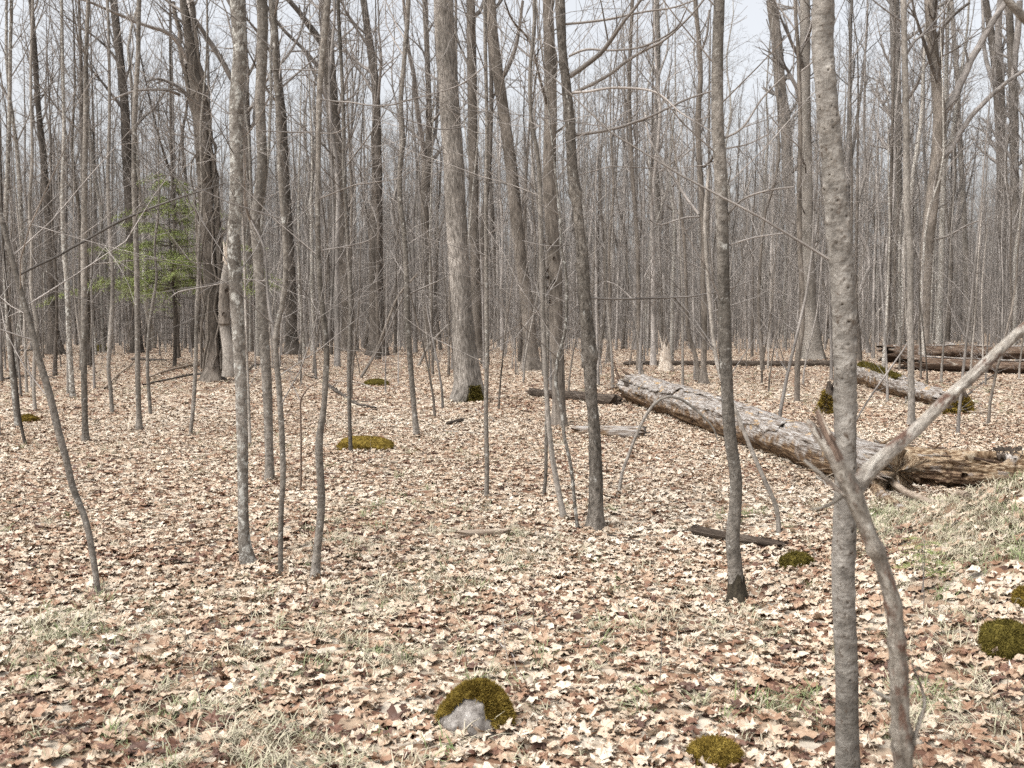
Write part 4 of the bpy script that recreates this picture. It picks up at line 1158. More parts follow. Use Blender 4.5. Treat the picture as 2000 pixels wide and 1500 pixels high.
fallen('rotten_log', 'crumbling tan rotten log with round knot holes beside the grassy bank', (a_[0], a_[1] + 0.18), (b_[0], b_[1] + 0.18), 0.19, 0.18, 'log_rot', 23, k=110, step=0.0085, sink=0.12, rough=0.34, jag=0.12,
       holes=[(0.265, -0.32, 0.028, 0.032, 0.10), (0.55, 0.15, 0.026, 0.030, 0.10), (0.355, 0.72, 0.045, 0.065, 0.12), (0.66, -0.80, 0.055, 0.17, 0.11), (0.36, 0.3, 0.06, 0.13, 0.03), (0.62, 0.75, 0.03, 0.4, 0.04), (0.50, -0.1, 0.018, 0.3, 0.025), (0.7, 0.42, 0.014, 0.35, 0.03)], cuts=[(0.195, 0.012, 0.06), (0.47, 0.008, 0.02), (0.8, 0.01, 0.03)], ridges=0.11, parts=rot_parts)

def g2(px, py):
    p = on_ground(px, py)
    return (p[0], p[1])
fallen('fallen_log', 'dark slim log section hidden behind the splintered upper end', g2(1040, 772), g2(1200, 792), 0.085, 0.115, 'log_dark', 25, k=20, step=0.05, sink=0.25, hollow=(False, False))
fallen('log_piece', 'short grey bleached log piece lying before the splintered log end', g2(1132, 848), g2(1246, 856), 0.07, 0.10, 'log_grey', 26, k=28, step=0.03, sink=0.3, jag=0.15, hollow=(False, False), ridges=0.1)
fallen('fallen_pole', 'thin dark fallen pole stretched across behind the pale stump', g2(1225, 714), g2(1650, 716), 0.08, 0.11, 'log_dark', 27, k=14, step=0.1, sink=0.15, hollow=(False, False), bend=0.3)
def split_parts(root, P, rad, ax):
    slab_part(root, P, rad, 'log_grey', [(0.0, 0.75, 1.3, 2.2, 0.03)], 31)
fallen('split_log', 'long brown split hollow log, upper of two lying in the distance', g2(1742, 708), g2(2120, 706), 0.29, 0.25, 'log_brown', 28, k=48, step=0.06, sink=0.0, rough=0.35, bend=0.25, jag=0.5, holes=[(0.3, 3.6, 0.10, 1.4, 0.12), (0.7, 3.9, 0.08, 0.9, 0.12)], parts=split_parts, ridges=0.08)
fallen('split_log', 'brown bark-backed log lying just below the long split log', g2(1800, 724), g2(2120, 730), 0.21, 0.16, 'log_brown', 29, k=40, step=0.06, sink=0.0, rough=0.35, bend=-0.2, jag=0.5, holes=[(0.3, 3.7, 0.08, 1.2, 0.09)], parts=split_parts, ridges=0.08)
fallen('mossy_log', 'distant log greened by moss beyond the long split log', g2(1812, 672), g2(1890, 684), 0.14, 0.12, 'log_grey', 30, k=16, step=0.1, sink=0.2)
def grey_parts(root, P, rad, ax):
    slab_part(root, P, rad, 'log_grey', [(0.02, 0.6, 1.0, 2.3, 0.02)], 33)
    rg = np.random.default_rng(8)
    mb = MB()
    n = 2600
    f = rg.uniform(0.0, 0.55, n)
    c = np.stack([np.interp(f, np.linspace(0, 1, len(P)), P[:, q]) for q in range(3)], 1)
    th = rg.uniform(0.9, 1.5, n)
    T = (P[-1] - P[0]) / np.linalg.norm(P[-1] - P[0])
    sd = np.cross(T, [0, 0, 1.0]); sd /= np.linalg.norm(sd)
    if sd[1] > 0: sd = -sd
    nr = -sd[None] * np.cos(th)[:, None] + np.array([0, 0, 1.0])[None] * np.sin(th)[:, None]
    blades(mb, c + nr * np.interp(f, [0, 1], [rad[0], rad[-1]])[:, None] * 1.05, nr, 0.07, 0.02, rg)
    mb.obj('moss', M['moss_dark'], root, smooth=False)
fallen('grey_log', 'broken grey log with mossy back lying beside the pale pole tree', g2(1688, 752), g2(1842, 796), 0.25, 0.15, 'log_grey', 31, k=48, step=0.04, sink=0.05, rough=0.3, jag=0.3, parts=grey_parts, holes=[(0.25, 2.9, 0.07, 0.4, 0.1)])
fallen('log_stick', 'smooth grey pole leaning along the front of the rotten log', g2(1738, 960), g2(1888, 978), 0.028, 0.024, 'stick', 32, k=12, step=0.03, sink=-0.3, hollow=(False, False), jag=0.01, ridges=0.02, lift=(0.06, 0.03, 0.0))
fallen('decayed_branch', 'orange decayed branch end poking out below the dead fork', g2(1712, 965), g2(1772, 1006), 0.05, 0.03, 'log_rot', 33, k=16, step=0.03, sink=0.3, jag=0.1, hollow=(False, False))
fallen('decayed_branch', 'dark decayed branch on the leaves beside the dark-footed tree', g2(1362, 1050), g2(1512, 1072), 0.034, 0.026, 'log_dark', 34, k=16, step=0.02, sink=-0.5, jag=0.1, hollow=(False, False), ridges=0.12)
fallen('decayed_branch', 'short pale decayed branch half buried left of the burled tree', g2(908, 1052), g2(982, 1046), 0.026, 0.02, 'stick', 35, k=12, step=0.02, sink=-0.4, jag=0.08, hollow=(False, False))
fallen('decayed_branch', 'stubby dark branch piece near the foot of ridged-bark tree', g2(877, 832), g2(902, 824), 0.04, 0.035, 'log_dark', 36, k=12, step=0.03, sink=0.2, jag=0.06, hollow=(False, False))

# mossy stumps and broken stubs
def stub(name, label, px, py, h, r, mat, seed, lean=(0, 0), mossm=None, spikes=5, moss_n=2500, blade=0.05):
    G = on_ground(px, py)
    root = empty(name, G, label, 'stump')
    n, k = 26, 32
    t = np.linspace(0, 1, n)
    P = np.stack([lean[0] * t * h, lean[1] * t * h, -0.1 + t * (h + 0.1)], 1)
    mb = MB()
    tube(mb, P, r * (1 - 0.45 * t), k, lambda TH, S, rr: rr * (1 + 0.9 * np.exp(-S / (h * 0.3)) * (0.6 + 0.4 * np.cos(4 * TH + seed)) * 0.6 + 0.16 * fbm(np.cos(TH) * 2 + seed, np.sin(TH) * 2, S * 3, 3)))
    v = mb.v[0].reshape(n, k, 3)
    th = np.arange(k)
    jz = h * 0.55 * fbm(th * 0.35 + seed, 2.0, 0.5, 3)
    v[:, :, 2] += (t ** 2)[:, None] * jz[None, :]
    inner = v[-1] * [0.7, 0.7, 1] - [0, 0, 0]
    c = v[-1].mean(axis=0)
    rings = np.vstack([v[-1], c + (v[-1] - c) * [0.75, 0.75, 1.0], np.repeat((c - [0, 0, h * 0.4])[None], k, 0)])
    i = np.arange(2)[:, None] * k
    j = np.arange(k)[None, :]
    mb.obj('stump_wood', M[mat], root)
    hb = MB()
    hb.add(rings, q=np.stack([i + j, i + (j + 1) % k, i + k + (j + 1) % k, i + k + j], 2).reshape(-1, 4))
    hb.obj('hollow', M['log_dark'], root)
    if spikes:
        splinters(root, c - [0, 0, h * 0.1], (lean[0], lean[1], 1), spikes, seed, mat, (h * 0.2, h * 0.6), r * 0.35, (r * 0.06, r * 0.16))
    if mossm:
        rg = np.random.default_rng(seed)
        mm = MB()
        fl = v[3:20].reshape(-1, 3)
        id_ = rg.integers(0, len(fl), moss_n)
        pp = fl[id_] + rg.normal(size=(moss_n, 3)) * 0.01
        nr = pp * [1, 1, 0]
        nr /= np.linalg.norm(nr, axis=1)[:, None] + 1e-6
        nr[:, 2] = 0.4
        blades(mm, pp, nr, blade, blade * 0.25, rg)
        mm.obj('moss', M[mossm], root, smooth=False)
    return root
stub('mossy_stump', 'low golden mossy stump half hidden behind the warty trunk', 1614, 808, 0.42, 0.17, 'log_dark', 41, (0.25, 0), 'moss', 3)
stub('mossy_stump', 'ragged mossy stump remnant behind the limb of the dead fork', 1878, 806, 0.32, 0.20, 'log_dark', 42, (-0.2, 0), 'moss', 4)
stub('mossy_stump', 'second low mossy remnant at the end of the grey log', 1850, 808, 0.12, 0.16, 'log_dark', 44, (0, 0), 'moss', 0)
stub('broken_stump', 'pale bleached stump tapering to splinters beyond the fallen log', 1301, 724, 0.75, 0.20, 'stump', 43, (-0.05, 0), None, 6)
# the snag against the shaggy tree
def snag():
    G = on_ground(446, 748)
    root = empty('dead_snag', G, 'pale peeling broken snag shell beside the lichen-blotched tree', 'snag')
    dd = G[1]
    pts = [(448, 735, 34), (447, 690, 30), (440, 640, 26), (438, 590, 24), (440, 545, 20), (442, 515, 12), (441, 500, 4)]
    Q = smooth_path(np.array([[*(at(x, y, dd) - G), wd / 2 * dd / F] for x, y, wd in pts]), 0.08)
    mb = MB()
    tube(mb, Q[:, :3], Q[:, 3] * 0.8, 24, lambda TH, S, rr: rr * (1 + 0.22 * fbm(np.cos(TH) * 1.5 + 5, np.sin(TH) * 1.5, S * 2.5, 3)))
    mb.obj('trunk', M['pale'], root)
    slab_part(root, Q[:, :3][::1], Q[:, 3], 'brown', [(0.02, 0.40, -0.4, 1.8, 0.01), (0.42, 0.75, 2.0, 3.9, 0.01), (0.3, 0.6, -1.2, 0.4, 0.01)], 3)
    splinters(root, Q[-2, :3], (0, 0, 1), 5, 3, 'stump', (0.2, 0.6), 0.05, (0.02, 0.04))
    for (x, y, s) in ((443, 568, 9), (437, 614, 7)):
        p = at(x, y, dd - 0.19) - G
        r = s / 2 * dd / F
        th = np.arange(12) * PI / 6
        hb = MB()
        hb.add(np.vstack([np.stack([p[0] + np.cos(th) * r, np.full(12, p[1]), p[2] + np.sin(th) * r * 1.3], 1), [[p[0], p[1] + 0.06, p[2]]]]), t=[(i, (i + 1) % 12, 12) for i in range(12)])
        hb.obj('knot_hole', M['log_dark'], body_of(root))
snag()

# ------------------------------------------------------------------ sticks on the ground
def stick(label, pts, r, mat='stick', seed=0, twigs=2, name='fallen_branch', lifts=None):
    G = [on_ground(x, y) for x, y in pts]
    rows = [[g[0], g[1], float(gh(g[0], g[1])) + r + 0.012 + (lifts[i] if lifts else 0), r * (1 - 0.55 * i / (len(pts) - 1))] for i, g in enumerate(G)]
    base = np.array(rows[0][:3]) - [0, 0, r]
    Q = smooth_path(np.array(rows), 0.08)
    L = Q[:, :3] - base
    rng = random.Random(seed)
    wv = np.stack([vnoise(np.arange(len(L)) * 0.6, seed * 3.7, a) for a in (1., 2., 3.)], 1) * [[0.02, 0.02, 0.006]]
    L = L + wv
    root = empty(name, base, label, 'branch')
    mb = MB()
    tube(mb, L, Q[:, 3], 7)
    mb.obj('stem', M[mat], root)
    for j in range(twigs):
        i = rng.randrange(1, len(L) - 1)
        dv = _norm(tuple(L[i + 1] - L[i]))
        tm = MB()
        d2 = off_dir(dv, rng.uniform(0.5, 0.9), rng)
        grow(tm, tuple(L[i]), _norm((d2[0], d2[1], abs(d2[2]) * 0.5)), rng.uniform(0.15, 0.5), Q[i, 3] * 0.6, 1, rng, (3,), trop=0.0)
        tm.obj('twig', M[mat], body_of(root))
    return root
for i, (lab, pts, r, mt, tw) in enumerate([
    ('long pale branch lying across leaves from the snag toward bare poles', [(420, 712), (370, 718), (320, 730), (290, 742)], 0.05, 'stick', 3),
    ('dark forked branch sprawled at the foot of the dead snag', [(455, 738), (420, 736), (380, 735), (330, 745), (280, 756)], 0.045, 'dark', 4),
    ('thin pale branch rising toward the evergreen trunk', [(205, 762), (230, 735), (255, 715), (275, 690)], 0.03, 'stick', 2),
    ('dark bent branch on leaves beyond the wavy sapling', [(640, 755), (668, 775), (690, 790), (735, 802)], 0.035, 'dark', 3),
    ('long fine pale branch behind the wavy sapling', [(575, 822), (620, 816), (680, 818), (740, 826)], 0.014, 'stick', 2),
    ('fine pale twig crossing in front of the wavy sapling foot', [(640, 745), (700, 750), (745, 768)], 0.016, 'pale', 1),
    ('dark branch beyond the lichen-blotched tree with upturned end', [(465, 745), (500, 715), (540, 722), (620, 742)], 0.03, 'dark', 2),
    ('thin straight stick lying in open leaves by the leaning sapling', [(180, 1022), (260, 1032), (340, 1040), (425, 1062)], 0.006, 'stick', 1),
    ('short grey stick near the leaning sapling in open leaves', [(330, 968), (345, 974), (362, 980)], 0.010, 'stick', 0),
    ('short dark stick in open leaves left of the lichen-blotched tree', [(310, 1075), (335, 1072), (356, 1070)], 0.008, 'dark', 0),
    ('wiggly pale twig on leaves between wavy sapling and burled tree', [(745, 1030), (775, 1026), (805, 1030), (825, 1031)], 0.007, 'stick', 1),
    ('thin slanting twig beside the foot of the wavy sapling', [(640, 1080), (680, 1100), (705, 1120), (730, 1150)], 0.005, 'torn', 2),
    ('long thin curving stem passing behind the golden mossy stone', [(860, 1205), (900, 1265), (960, 1310), (1010, 1350), (1045, 1400), (1090, 1435), (1140, 1452)], 0.004, 'torn', 1),
    ('small branching twig in leaves above the golden mossy stone', [(962, 1205), (972, 1255), (1000, 1280), (1012, 1320)], 0.005, 'twig', 3),
    ('fine slanting twig in leaves near the lower photo edge', [(800, 1480), (850, 1470), (905, 1455)], 0.004, 'stick', 1),
    ('thin dark twig behind the burled tree foot', [(1185, 1050), (1230, 1058), (1280, 1066)], 0.008, 'dark', 1),
    ('thin stick on leaves before the ridged-bark tree', [(870, 845), (920, 848), (1000, 858)], 0.010, 'pale', 1),
    ('pale stick on leaves near the pecked trunk foot', [(926, 802), (945, 812), (975, 830)], 0.014, 'pale', 1),
    ('slim twig slanting in leaves right of the dark-footed tree foot', [(1380, 980), (1420, 995), (1470, 1012)], 0.005, 'stick', 2),
    ('pale crooked branch lying in front of the grey log', [(1765, 728), (1772, 755), (1768, 790)], 0.02, 'pale', 1),
    ('pale branch stretched beside the ragged mossy stump', [(1850, 795), (1890, 808), (1945, 810)], 0.025, 'stick', 2),
    ('thin dark branch arching up by the ragged mossy stump', [(1890, 775), (1925, 745), (1960, 725), (2005, 712)], 0.02, 'dark', 3),
    ('dry stick lying below the smooth pole near the rotten log', [(1700, 978), (1760, 976), (1830, 984), (1862, 975)], 0.010, 'stick', 1),
    ('short stick among leaves beside the dead fork foot', [(1595, 935), (1612, 950), (1640, 975)], 0.012, 'pale', 1),
    ('small pale branch standing up near the flat mossy rock', [(1548, 955), (1552, 935), (1560, 920)], 0.012, 'stick', 0),
    ('thin grey stick lying on the grassy bank leaves', [(1810, 1230), (1850, 1226), (1890, 1228)], 0.006, 'stick', 1),
    ('long dark branch lying far left below the hollow-footed tree', [(0, 745), (40, 738), (80, 736), (110, 742)], 0.03, 'dark', 2),
    ('dark pole resting on the ground at the far left edge', [(-20, 688), (30, 688), (66, 687)], 0.06, 'dark', 1),
    ('dark stick in leaves between the bare poles', [(170, 822), (190, 824), (208, 822)], 0.014, 'dark', 0),
    ('little dark stick in leaves before the thin open sapling', [(278, 870), (300, 867), (315, 864)], 0.012, 'dark', 0),
    ('dark slim pole lying behind the evergreen foot', [(258, 705), (300, 706), (325, 707)], 0.05, 'dark', 1),
]):
    stick(lab, pts, r, mt, 100 + i, tw)
# leaning dead stems
def leaner(label, pts, base_py, mat, seed, wd=None):
    traced('leaning_stem', label, pts, mat, None, 'branch', seed, 0.0, 7, side=2, crown=0, side_z=(0.3, 1.2))
leaner('thin dark branch slanting up beside the dark-footed tree and warty trunk', [(1668, 828, 4), (1700, 775, 4), (1735, 725, 4), (1775, 665, 4), (1790, 610, 3)], None, 'twig', 61)
leaner('pale bare stick propped upright between ridged-bark tree and tilted pole', [(818, 715, 6), (832, 685, 6), (850, 660, 5), (880, 630, 4)], None, 'pale', 62)
leaner('long thin dark stem slanting behind the tilted pole tree', [(705, 738, 7), (735, 685, 7), (760, 620, 6), (780, 575, 5), (815, 535, 4)], None, 'brown', 63)
leaner('white bare sapling stick leaning out behind the warty trunk', [(1690, 680, 5), (1700, 650, 5), (1715, 610, 4), (1722, 600, 3)], None, 'pale', 64)

# blurred branch hanging into the top corner
def corner_branch():
    P = [[*at(x, y, dd), wd / 2 * dd / F] for x, y, wd, dd in ((2120, 180, 26, 2.6), (2060, 90, 22, 2.55), (2000, 35, 17, 2.5), (1965, -5, 14, 2.5), (1940, -50, 10, 2.5))]
    Q = smooth_path(np.array(P), 0.02)
    # grows from a stem standing just outside the view
    st = np.array([[2.2, 2.75, float(gh(2.2, 2.75)) - 0.1, 0.05], [2.15, 2.7, 1.0, 0.042], [P[0][0] + 0.25, 2.65, 1.75, 0.036], [P[0][0], P[0][1], P[0][2], P[0][3]]])
    base = st[0, :3] + [0, 0, 0.1]
    root = empty('overhanging_tree', base, 'blurred bare branch hanging into the upper corner of the photo', 'branch')
    mb = MB()
    S_ = smooth_path(st, 0.05)
    tube(mb, S_[:, :3] - base, S_[:, 3], 10)
    mb.obj('stem', M['smooth'], root)
    mb = MB()
    tube(mb, Q[:, :3] - base, Q[:, 3], 10)
    mb.obj('branch', M['smooth'], root)
corner_branch()

# tiny bare seedlings standing in the leaves
_sm = []
for i in range(6):
    rng_ = random.Random(300 + i)
    mb = MB()
    grow(mb, (0, 0, -0.02), _norm((rng_.gauss(0, 0.2), rng_.gauss(0, 0.2), 1)), rng_.uniform(0.18, 0.42), 0.0028, 1, rng_, (6,), wob=0.12, trop=0.02, rmin=0.0014)
    _sm.append(mb.mesh('seedling', M['torn' if i % 2 else 'twig']))
_r = random.Random(31)
for i in range(60):
    x_, y_ = _r.uniform(20, 1980), 820 + 640 * _r.random() ** 1.2
    g_ = on_ground(x_, y_)
    o = bpy.data.objects.new('bare_seedling', _sm[i % 6])
    COL.objects.link(o)
    o.location = g_
    o.rotation_euler = (0, 0, _r.uniform(0, 6.28))
    tag(o, 'tiny leafless seedling stem standing in the leaf litter', 'seedling', 'tiny bare seedlings in the leaves')

# ------------------------------------------------------------------ evergreens
def evergreen():
    G = on_ground(340, 716)
    dd = G[1]
    root = empty('evergreen_tree', G, 'young green hemlock with dark trunk and dead lower twigs', 'evergreen')
    rng = random.Random(5)
    rg = np.random.default_rng(5)
    H = 5.6
    tm = MB()
    z = np.linspace(-0.1, H, 30)
    P = np.stack([0.05 * np.sin(z), 0.05 * np.cos(z * 0.8), z], 1)
    tube(tm, P, np.linspace(0.065, 0.01, 30), 10)
    tm.obj('trunk', M['dark'], root)
    dm = MB()
    for i in range(46):
        h = rng.uniform(0.5, 2.6)
        a = rng.uniform(0, 2 * PI)
        grow(dm, (0, 0, h), _norm((math.cos(a), math.sin(a), rng.uniform(-0.1, 0.15))), rng.uniform(0.5, 1.3), 0.009, 1, rng, (2,), wob=0.06, trop=-0.02)
    dm.obj('dead_twigs', M['dark'], root)
    bm_ = MB()
    nm = MB()
    Ps, Ds = [], []
    for i in range(60):
        h = 2.3 + (H - 2.3) * (i / 60) ** 1.5 + rng.uniform(-0.25, 0.25)
        a = i * 2.4 + rng.uniform(-0.3, 0.3)
        L = (3.0 * (1 - (h - 2.3) / (H - 1.2)) + 0.3) * rng.uniform(0.45, 1.15)
        dr = rng.uniform(0.05, 0.42)
        pts = []
        n = 9
        for j in range(n + 1):
            t = j / n
            pts.append((math.cos(a) * L * t, math.sin(a) * L * t, h + 0.16 * L * t - dr * L * t * t + rng.gauss(0, 0.03)))
        tube(bm_, pts, np.linspace(0.018, 0.004, n + 1), 4)
        for j in range(2, n + 1):
            for s in (-1, 1):
                for _ in range(2):
                    aa = a + s * rng.uniform(0.5, 1.0)
                    l2 = L * rng.uniform(0.14, 0.3) * (1.2 - 0.5 * j / n)
                    m = max(4, int(l2 / 0.035))
                    for q in range(m):
                        t = q / m * l2
                        Ps.append((pts[j][0] + math.cos(aa) * t, pts[j][1] + math.sin(aa) * t, pts[j][2] - 0.35 * t * t / max(l2, .1) + rng.gauss(0, 0.035)))
                        Ds.append((math.cos(aa), math.sin(aa), -0.1))
    bm_.obj('branches', M['brown'], root)
    Ps, Ds = np.array(Ps), np.array(Ds)
    rep = 2
    Ps, Ds = np.repeat(Ps, rep, 0), np.repeat(Ds, rep, 0)
    n = len(Ps)
    d = Ds + rg.normal(size=(n, 3)) * [0.8, 0.8, 0.6]
    d /= np.linalg.norm(d, axis=1)[:, None]
    sd = np.cross(d, [0, 0, 1.0]) + rg.normal(size=(n, 3)) * 0.2
    sd /= np.linalg.norm(sd, axis=1)[:, None]
    l = rg.uniform(0.06, 0.13, n)[:, None]
    v = np.stack([Ps - sd * 0.009, Ps + sd * 0.009, Ps + d * l], 1).reshape(-1, 3)
    nm.add(v, t=np.arange(3 * n).reshape(-1, 3))
    nm.obj('needles', M['needle'], root, smooth=False)
    print('evergreen needles', n)
evergreen()

def seedling(label, px, py, h, seed, spread):
    G = on_ground(px, py)
    root = empty('hemlock_seedling', G, label, 'seedling')
    rng = random.Random(seed)
    rg = np.random.default_rng(seed)
    tm, nm = MB(), MB()
    z = np.linspace(-0.03, h, 12)
    tube(tm, np.stack([0.01 * np.sin(z * 9), 0 * z, z], 1), np.linspace(0.004, 0.0015, 12), 5)
    Ps, Ds = [], []
    for i in range(15):
        hh = h * (0.45 + 0.55 * i / 15)
        a = i * 2.4
        L = spread * (1.1 - 0.6 * i / 15) * rng.uniform(0.7, 1.1)
        pts = [(math.cos(a) * L * t, math.sin(a) * L * t, hh - 0.2 * L * t * t) for t in np.linspace(0, 1, 6)]
        tube(tm, pts, np.linspace(0.002, 0.0008, 6), 4)
        for t in np.linspace(0.1, 1, 16):
            p = (math.cos(a) * L * t, math.sin(a) * L * t, hh - 0.2 * L * t * t)
            for _ in range(4):
                Ps.append(p)
                Ds.append((math.cos(a), math.sin(a), 0))
            if t > 0.4 and rng.random() < 0.5:
                for s in np.linspace(0.01, 0.06, 6):
                    aa = a + rng.choice((-0.8, 0.8))
                    for _ in range(2):
                        Ps.append((p[0] + math.cos(aa) * s, p[1] + math.sin(aa) * s, p[2]))
                        Ds.append((math.cos(aa), math.sin(aa), 0))
    tm.obj('stem', M['twig'], root)
    Ps, Ds = np.array(Ps), np.array(Ds)
    n = len(Ps)
    d = Ds * 0.5 + rg.normal(size=(n, 3)) * [0.8, 0.8, 0.25]
    d /= np.linalg.norm(d, axis=1)[:, None]
    sd = np.cross(d, [0, 0, 1.0])
    sd /= np.linalg.norm(sd, axis=1)[:, None] + 1e-6
    v = np.stack([Ps - sd * 0.0013, Ps + sd * 0.0013, Ps + d * rg.uniform(0.014, 0.024, n)[:, None]], 1).reshape(-1, 3)
    nm.add(v, t=np.arange(3 * n).reshape(-1, 3))
    nm.obj('needles', M['needle'], root, smooth=False)
seedling('tiny green hemlock seedling on leaves at the foot of the bank', 1800, 1165, 0.30, 4, 0.11)

# ------------------------------------------------------------------ the wood behind: kinds of tree, each built once, then copied one by one
def wood_tree(seed, H, r0, start, nmain, blen, levels=4, fork=False, crook=0.0, lean=0.0, dens=(2.7, 3.2, 3.3, 3.2), kseg=9, rmin=0.0045, low=9):
    rng = random.Random(seed)
    n = max(12, int(H / 0.8))
    z = np.linspace(-0.12, H, n)
    t = np.clip(z / H, 0, 1)
    x = crook * vnoise(z * 0.45, seed * 1.7) + lean * H * t ** 1.3
    y = crook * vnoise(z * 0.45 + 50, seed * 2.3)
    x, y = x - x[0], y - y[0]
    P = np.stack([x, y, z], 1)
    rad = r0 * (1 - 0.88 * t ** 1.15)
    tm, cm = MB(), MB()
    tube(tm, P, rad, kseg, trunk_disp(seed, 0.45, 0.25, 3 + seed % 3, 0.05, base_s=0.12))
    if fork:
        i = int(n * rng.uniform(0.3, 0.5))
        a = rng.uniform(0, 2 * PI)
        q, rr = [tuple(P[i])], [rad[i] * 0.85]
        m = n - i
        d = _norm((math.cos(a) * 0.5, math.sin(a) * 0.5, 1))
        p = tuple(P[i])
        for j in range(1, m):
            d = _norm((d[0] * 0.93 + rng.gauss(0, 0.03), d[1] * 0.93 + rng.gauss(0, 0.03), d[2] + 0.05))
            p = tuple(p[k] + d[k] * 0.75 for k in range(3))
            q.append(p)
            rr.append(max(0.01, rad[i] * 0.85 * (1 - 0.9 * j / m)))
        tube(tm, q, rr, 7)
        for j in range(nmain // 2):
            k_ = rng.randrange(m // 4, m - 1)
            grow(cm, q[k_], off_dir((0, 0, 1), rng.uniform(0.4, 0.9), rng), blen * rng.uniform(0.4, 0.9), rr[k_] * 0.5, levels - 1, rng, dens, wob=0.12, trop=0.09, rmin=rmin)
    for j in range(nmain):
        f = start + (0.98 - start) * (j + rng.random()) / nmain
        i = min(n - 2, int(f * n))
        tl = blen * rng.uniform(0.55, 1.15) * (1.15 - 0.8 * (f - start) / (1 - start))
        grow(cm, tuple(P[i]), off_dir((0, 0, 1), rng.uniform(0.45, 0.95), rng), tl, max(rmin * 1.4, rad[i] * rng.uniform(0.3, 0.55)), levels - 1, rng, dens, wob=0.12, trop=0.08, rmin=rmin)
    for j in range(low):
        f = rng.uniform(0.12, start)
        i = min(n - 2, int(f * n))
        grow(cm, tuple(P[i]), off_dir((0, 0, 1), rng.uniform(0.8, 1.4), rng), rng.uniform(0.5, 1.8), max(rmin, rad[i] * 0.15), 2, rng, (1.8, 2.0), wob=0.13, trop=0.03, rmin=rmin * 0.8)
    return tm, cm

KINDS = []     # (shape word, height, radius, trunk mesh data, crown mesh data, source object for the far wood)
specs = [
    ('straight', 21, 0.135, dict(start=0.42, nmain=20, blen=4.2)), ('straight', 18, 0.10, dict(start=0.40, nmain=17, blen=3.4)),
    ('forked', 20, 0.135, dict(start=0.45, nmain=16, blen=3.8, fork=True)), ('crooked', 18, 0.105, dict(start=0.38, nmain=17, blen=3.6, crook=0.55)),
    ('leaning', 19, 0.11, dict(start=0.42, nmain=16, blen=3.6, lean=0.07, crook=0.2)), ('forked', 17, 0.105, dict(start=0.4, nmain=14, blen=3.2, fork=True, crook=0.3)),
    ('straight', 13, 0.07, dict(start=0.34, nmain=14, blen=2.2, crook=0.15)), ('crooked', 12, 0.06, dict(start=0.32, nmain=13, blen=2.0, crook=0.4)),
    ('leaning', 12, 0.06, dict(start=0.34, nmain=12, blen=2.0, lean=-0.07, crook=0.2)), ('straight', 10, 0.045, dict(start=0.3, nmain=12, blen=1.7, crook=0.12)),
]
SAPS = [
    ('straight', 5.5, 0.024, dict(start=0.25, nmain=10, blen=1.2, levels=3, crook=0.10, rmin=0.003, kseg=6, low=3)), ('bowed', 4.5, 0.018, dict(start=0.25, nmain=9, blen=1.0, levels=3, crook=0.15, lean=0.12, rmin=0.003, kseg=6, low=3)),
    ('wavy', 4.8, 0.020, dict(start=0.22, nmain=10, blen=1.1, levels=3, crook=0.35, rmin=0.003, kseg=6, low=3)), ('slanting', 3.6, 0.015, dict(start=0.2, nmain=9, blen=0.9, levels=3, lean=-0.2, crook=0.12, rmin=0.0025, kseg=6, low=2)),
    ('straight', 7.0, 0.032, dict(start=0.3, nmain=12, blen=1.4, levels=3, crook=0.14, rmin=0.004, kseg=7, low=4)), ('wavy', 6.2, 0.028, dict(start=0.28, nmain=12, blen=1.3, levels=3, crook=0.4, rmin=0.004, kseg=7, low=4)),
]
for i, (shape, H, r0, kw) in enumerate(specs + SAPS):
    tm, cm = wood_tree(900 + i * 17, H, r0, **kw)
    td, cd = tm.mesh('trunk', M['far']), cm.mesh('crown', M['twig'])
    both = MB()
    both.add(np.concatenate(tm.v), q=np.concatenate(tm.q), tc=np.concatenate(tm.tc))
    both.add(np.concatenate(cm.v), q=np.concatenate(cm.q), tc=np.concatenate(cm.tc))
    KINDS.append((shape, H, r0, td, cd, proto_obj('wood_source', both, M['far'])))
NT = len(specs)
print('wood kinds tris', [len(k[5].data.polygons) * 2 for k in KINDS])

ZONES = [(-200, 150, 'beyond the crooked leaning sapling'), (150, 300, 'beyond the two bare poles'), (300, 440, 'beyond the evergreen and snag'), (440, 600, 'behind the lichen-blotched tree'),
         (600, 760, 'behind the wavy sapling'), (760, 960, 'behind the ridged-bark tree'), (960, 1110, 'behind the pecked trunk'), (1110, 1260, 'behind the burled tree'), (1260, 1400, 'beyond the pale broken stump'),
         (1400, 1560, 'behind the dark-footed tree'), (1560, 1700, 'behind the warty trunk'), (1700, 1850, 'beyond the grey log'), (1850, 2300, 'beyond the long split log')]
BARKS = [('grey', 'far'), ('brown', 'brown'), ('dark', 'dark'), ('pale grey', 'lichen')]
rng = random.Random(20)
TAKEN = [(float(o.location.x), float(o.location.y)) for o in bpy.data.objects if o.parent is None and o.get('category') in ('tree', 'sapling', 'snag', 'evergreen', 'log', 'stump')]
def free(x, y, gap):
    return all((x - a) ** 2 + (y - b) ** 2 > gap * gap for a, b in TAKEN)
PLACED = []
def place(n, d0, d1, kinds, gap, power, minpx):
    got, tries = 0, 0
    while got < n and tries < n * 60:
        tries += 1
        d = d0 + (d1 - d0) * rng.random() ** power
        px_ = rng.uniform(-20, 2020)
        x = (px_ - 1000) / F * d
        if not free(x, d, gap):
            continue
        if 190 < px_ < 470 and d < 35 or 1150 < px_ < 1720 and d < 30 and rng.random() < 0.6:
            continue
        k = rng.choice(kinds)
        s = rng.uniform(0.8, 1.25)
        TAKEN.append((x, d))
        PLACED.append((x, d, k, s, rng.uniform(0, 2 * PI), px_))
        got += 1
place(12, 30, 50, list(range(0, 6)), 2.0, 0.8, 0)
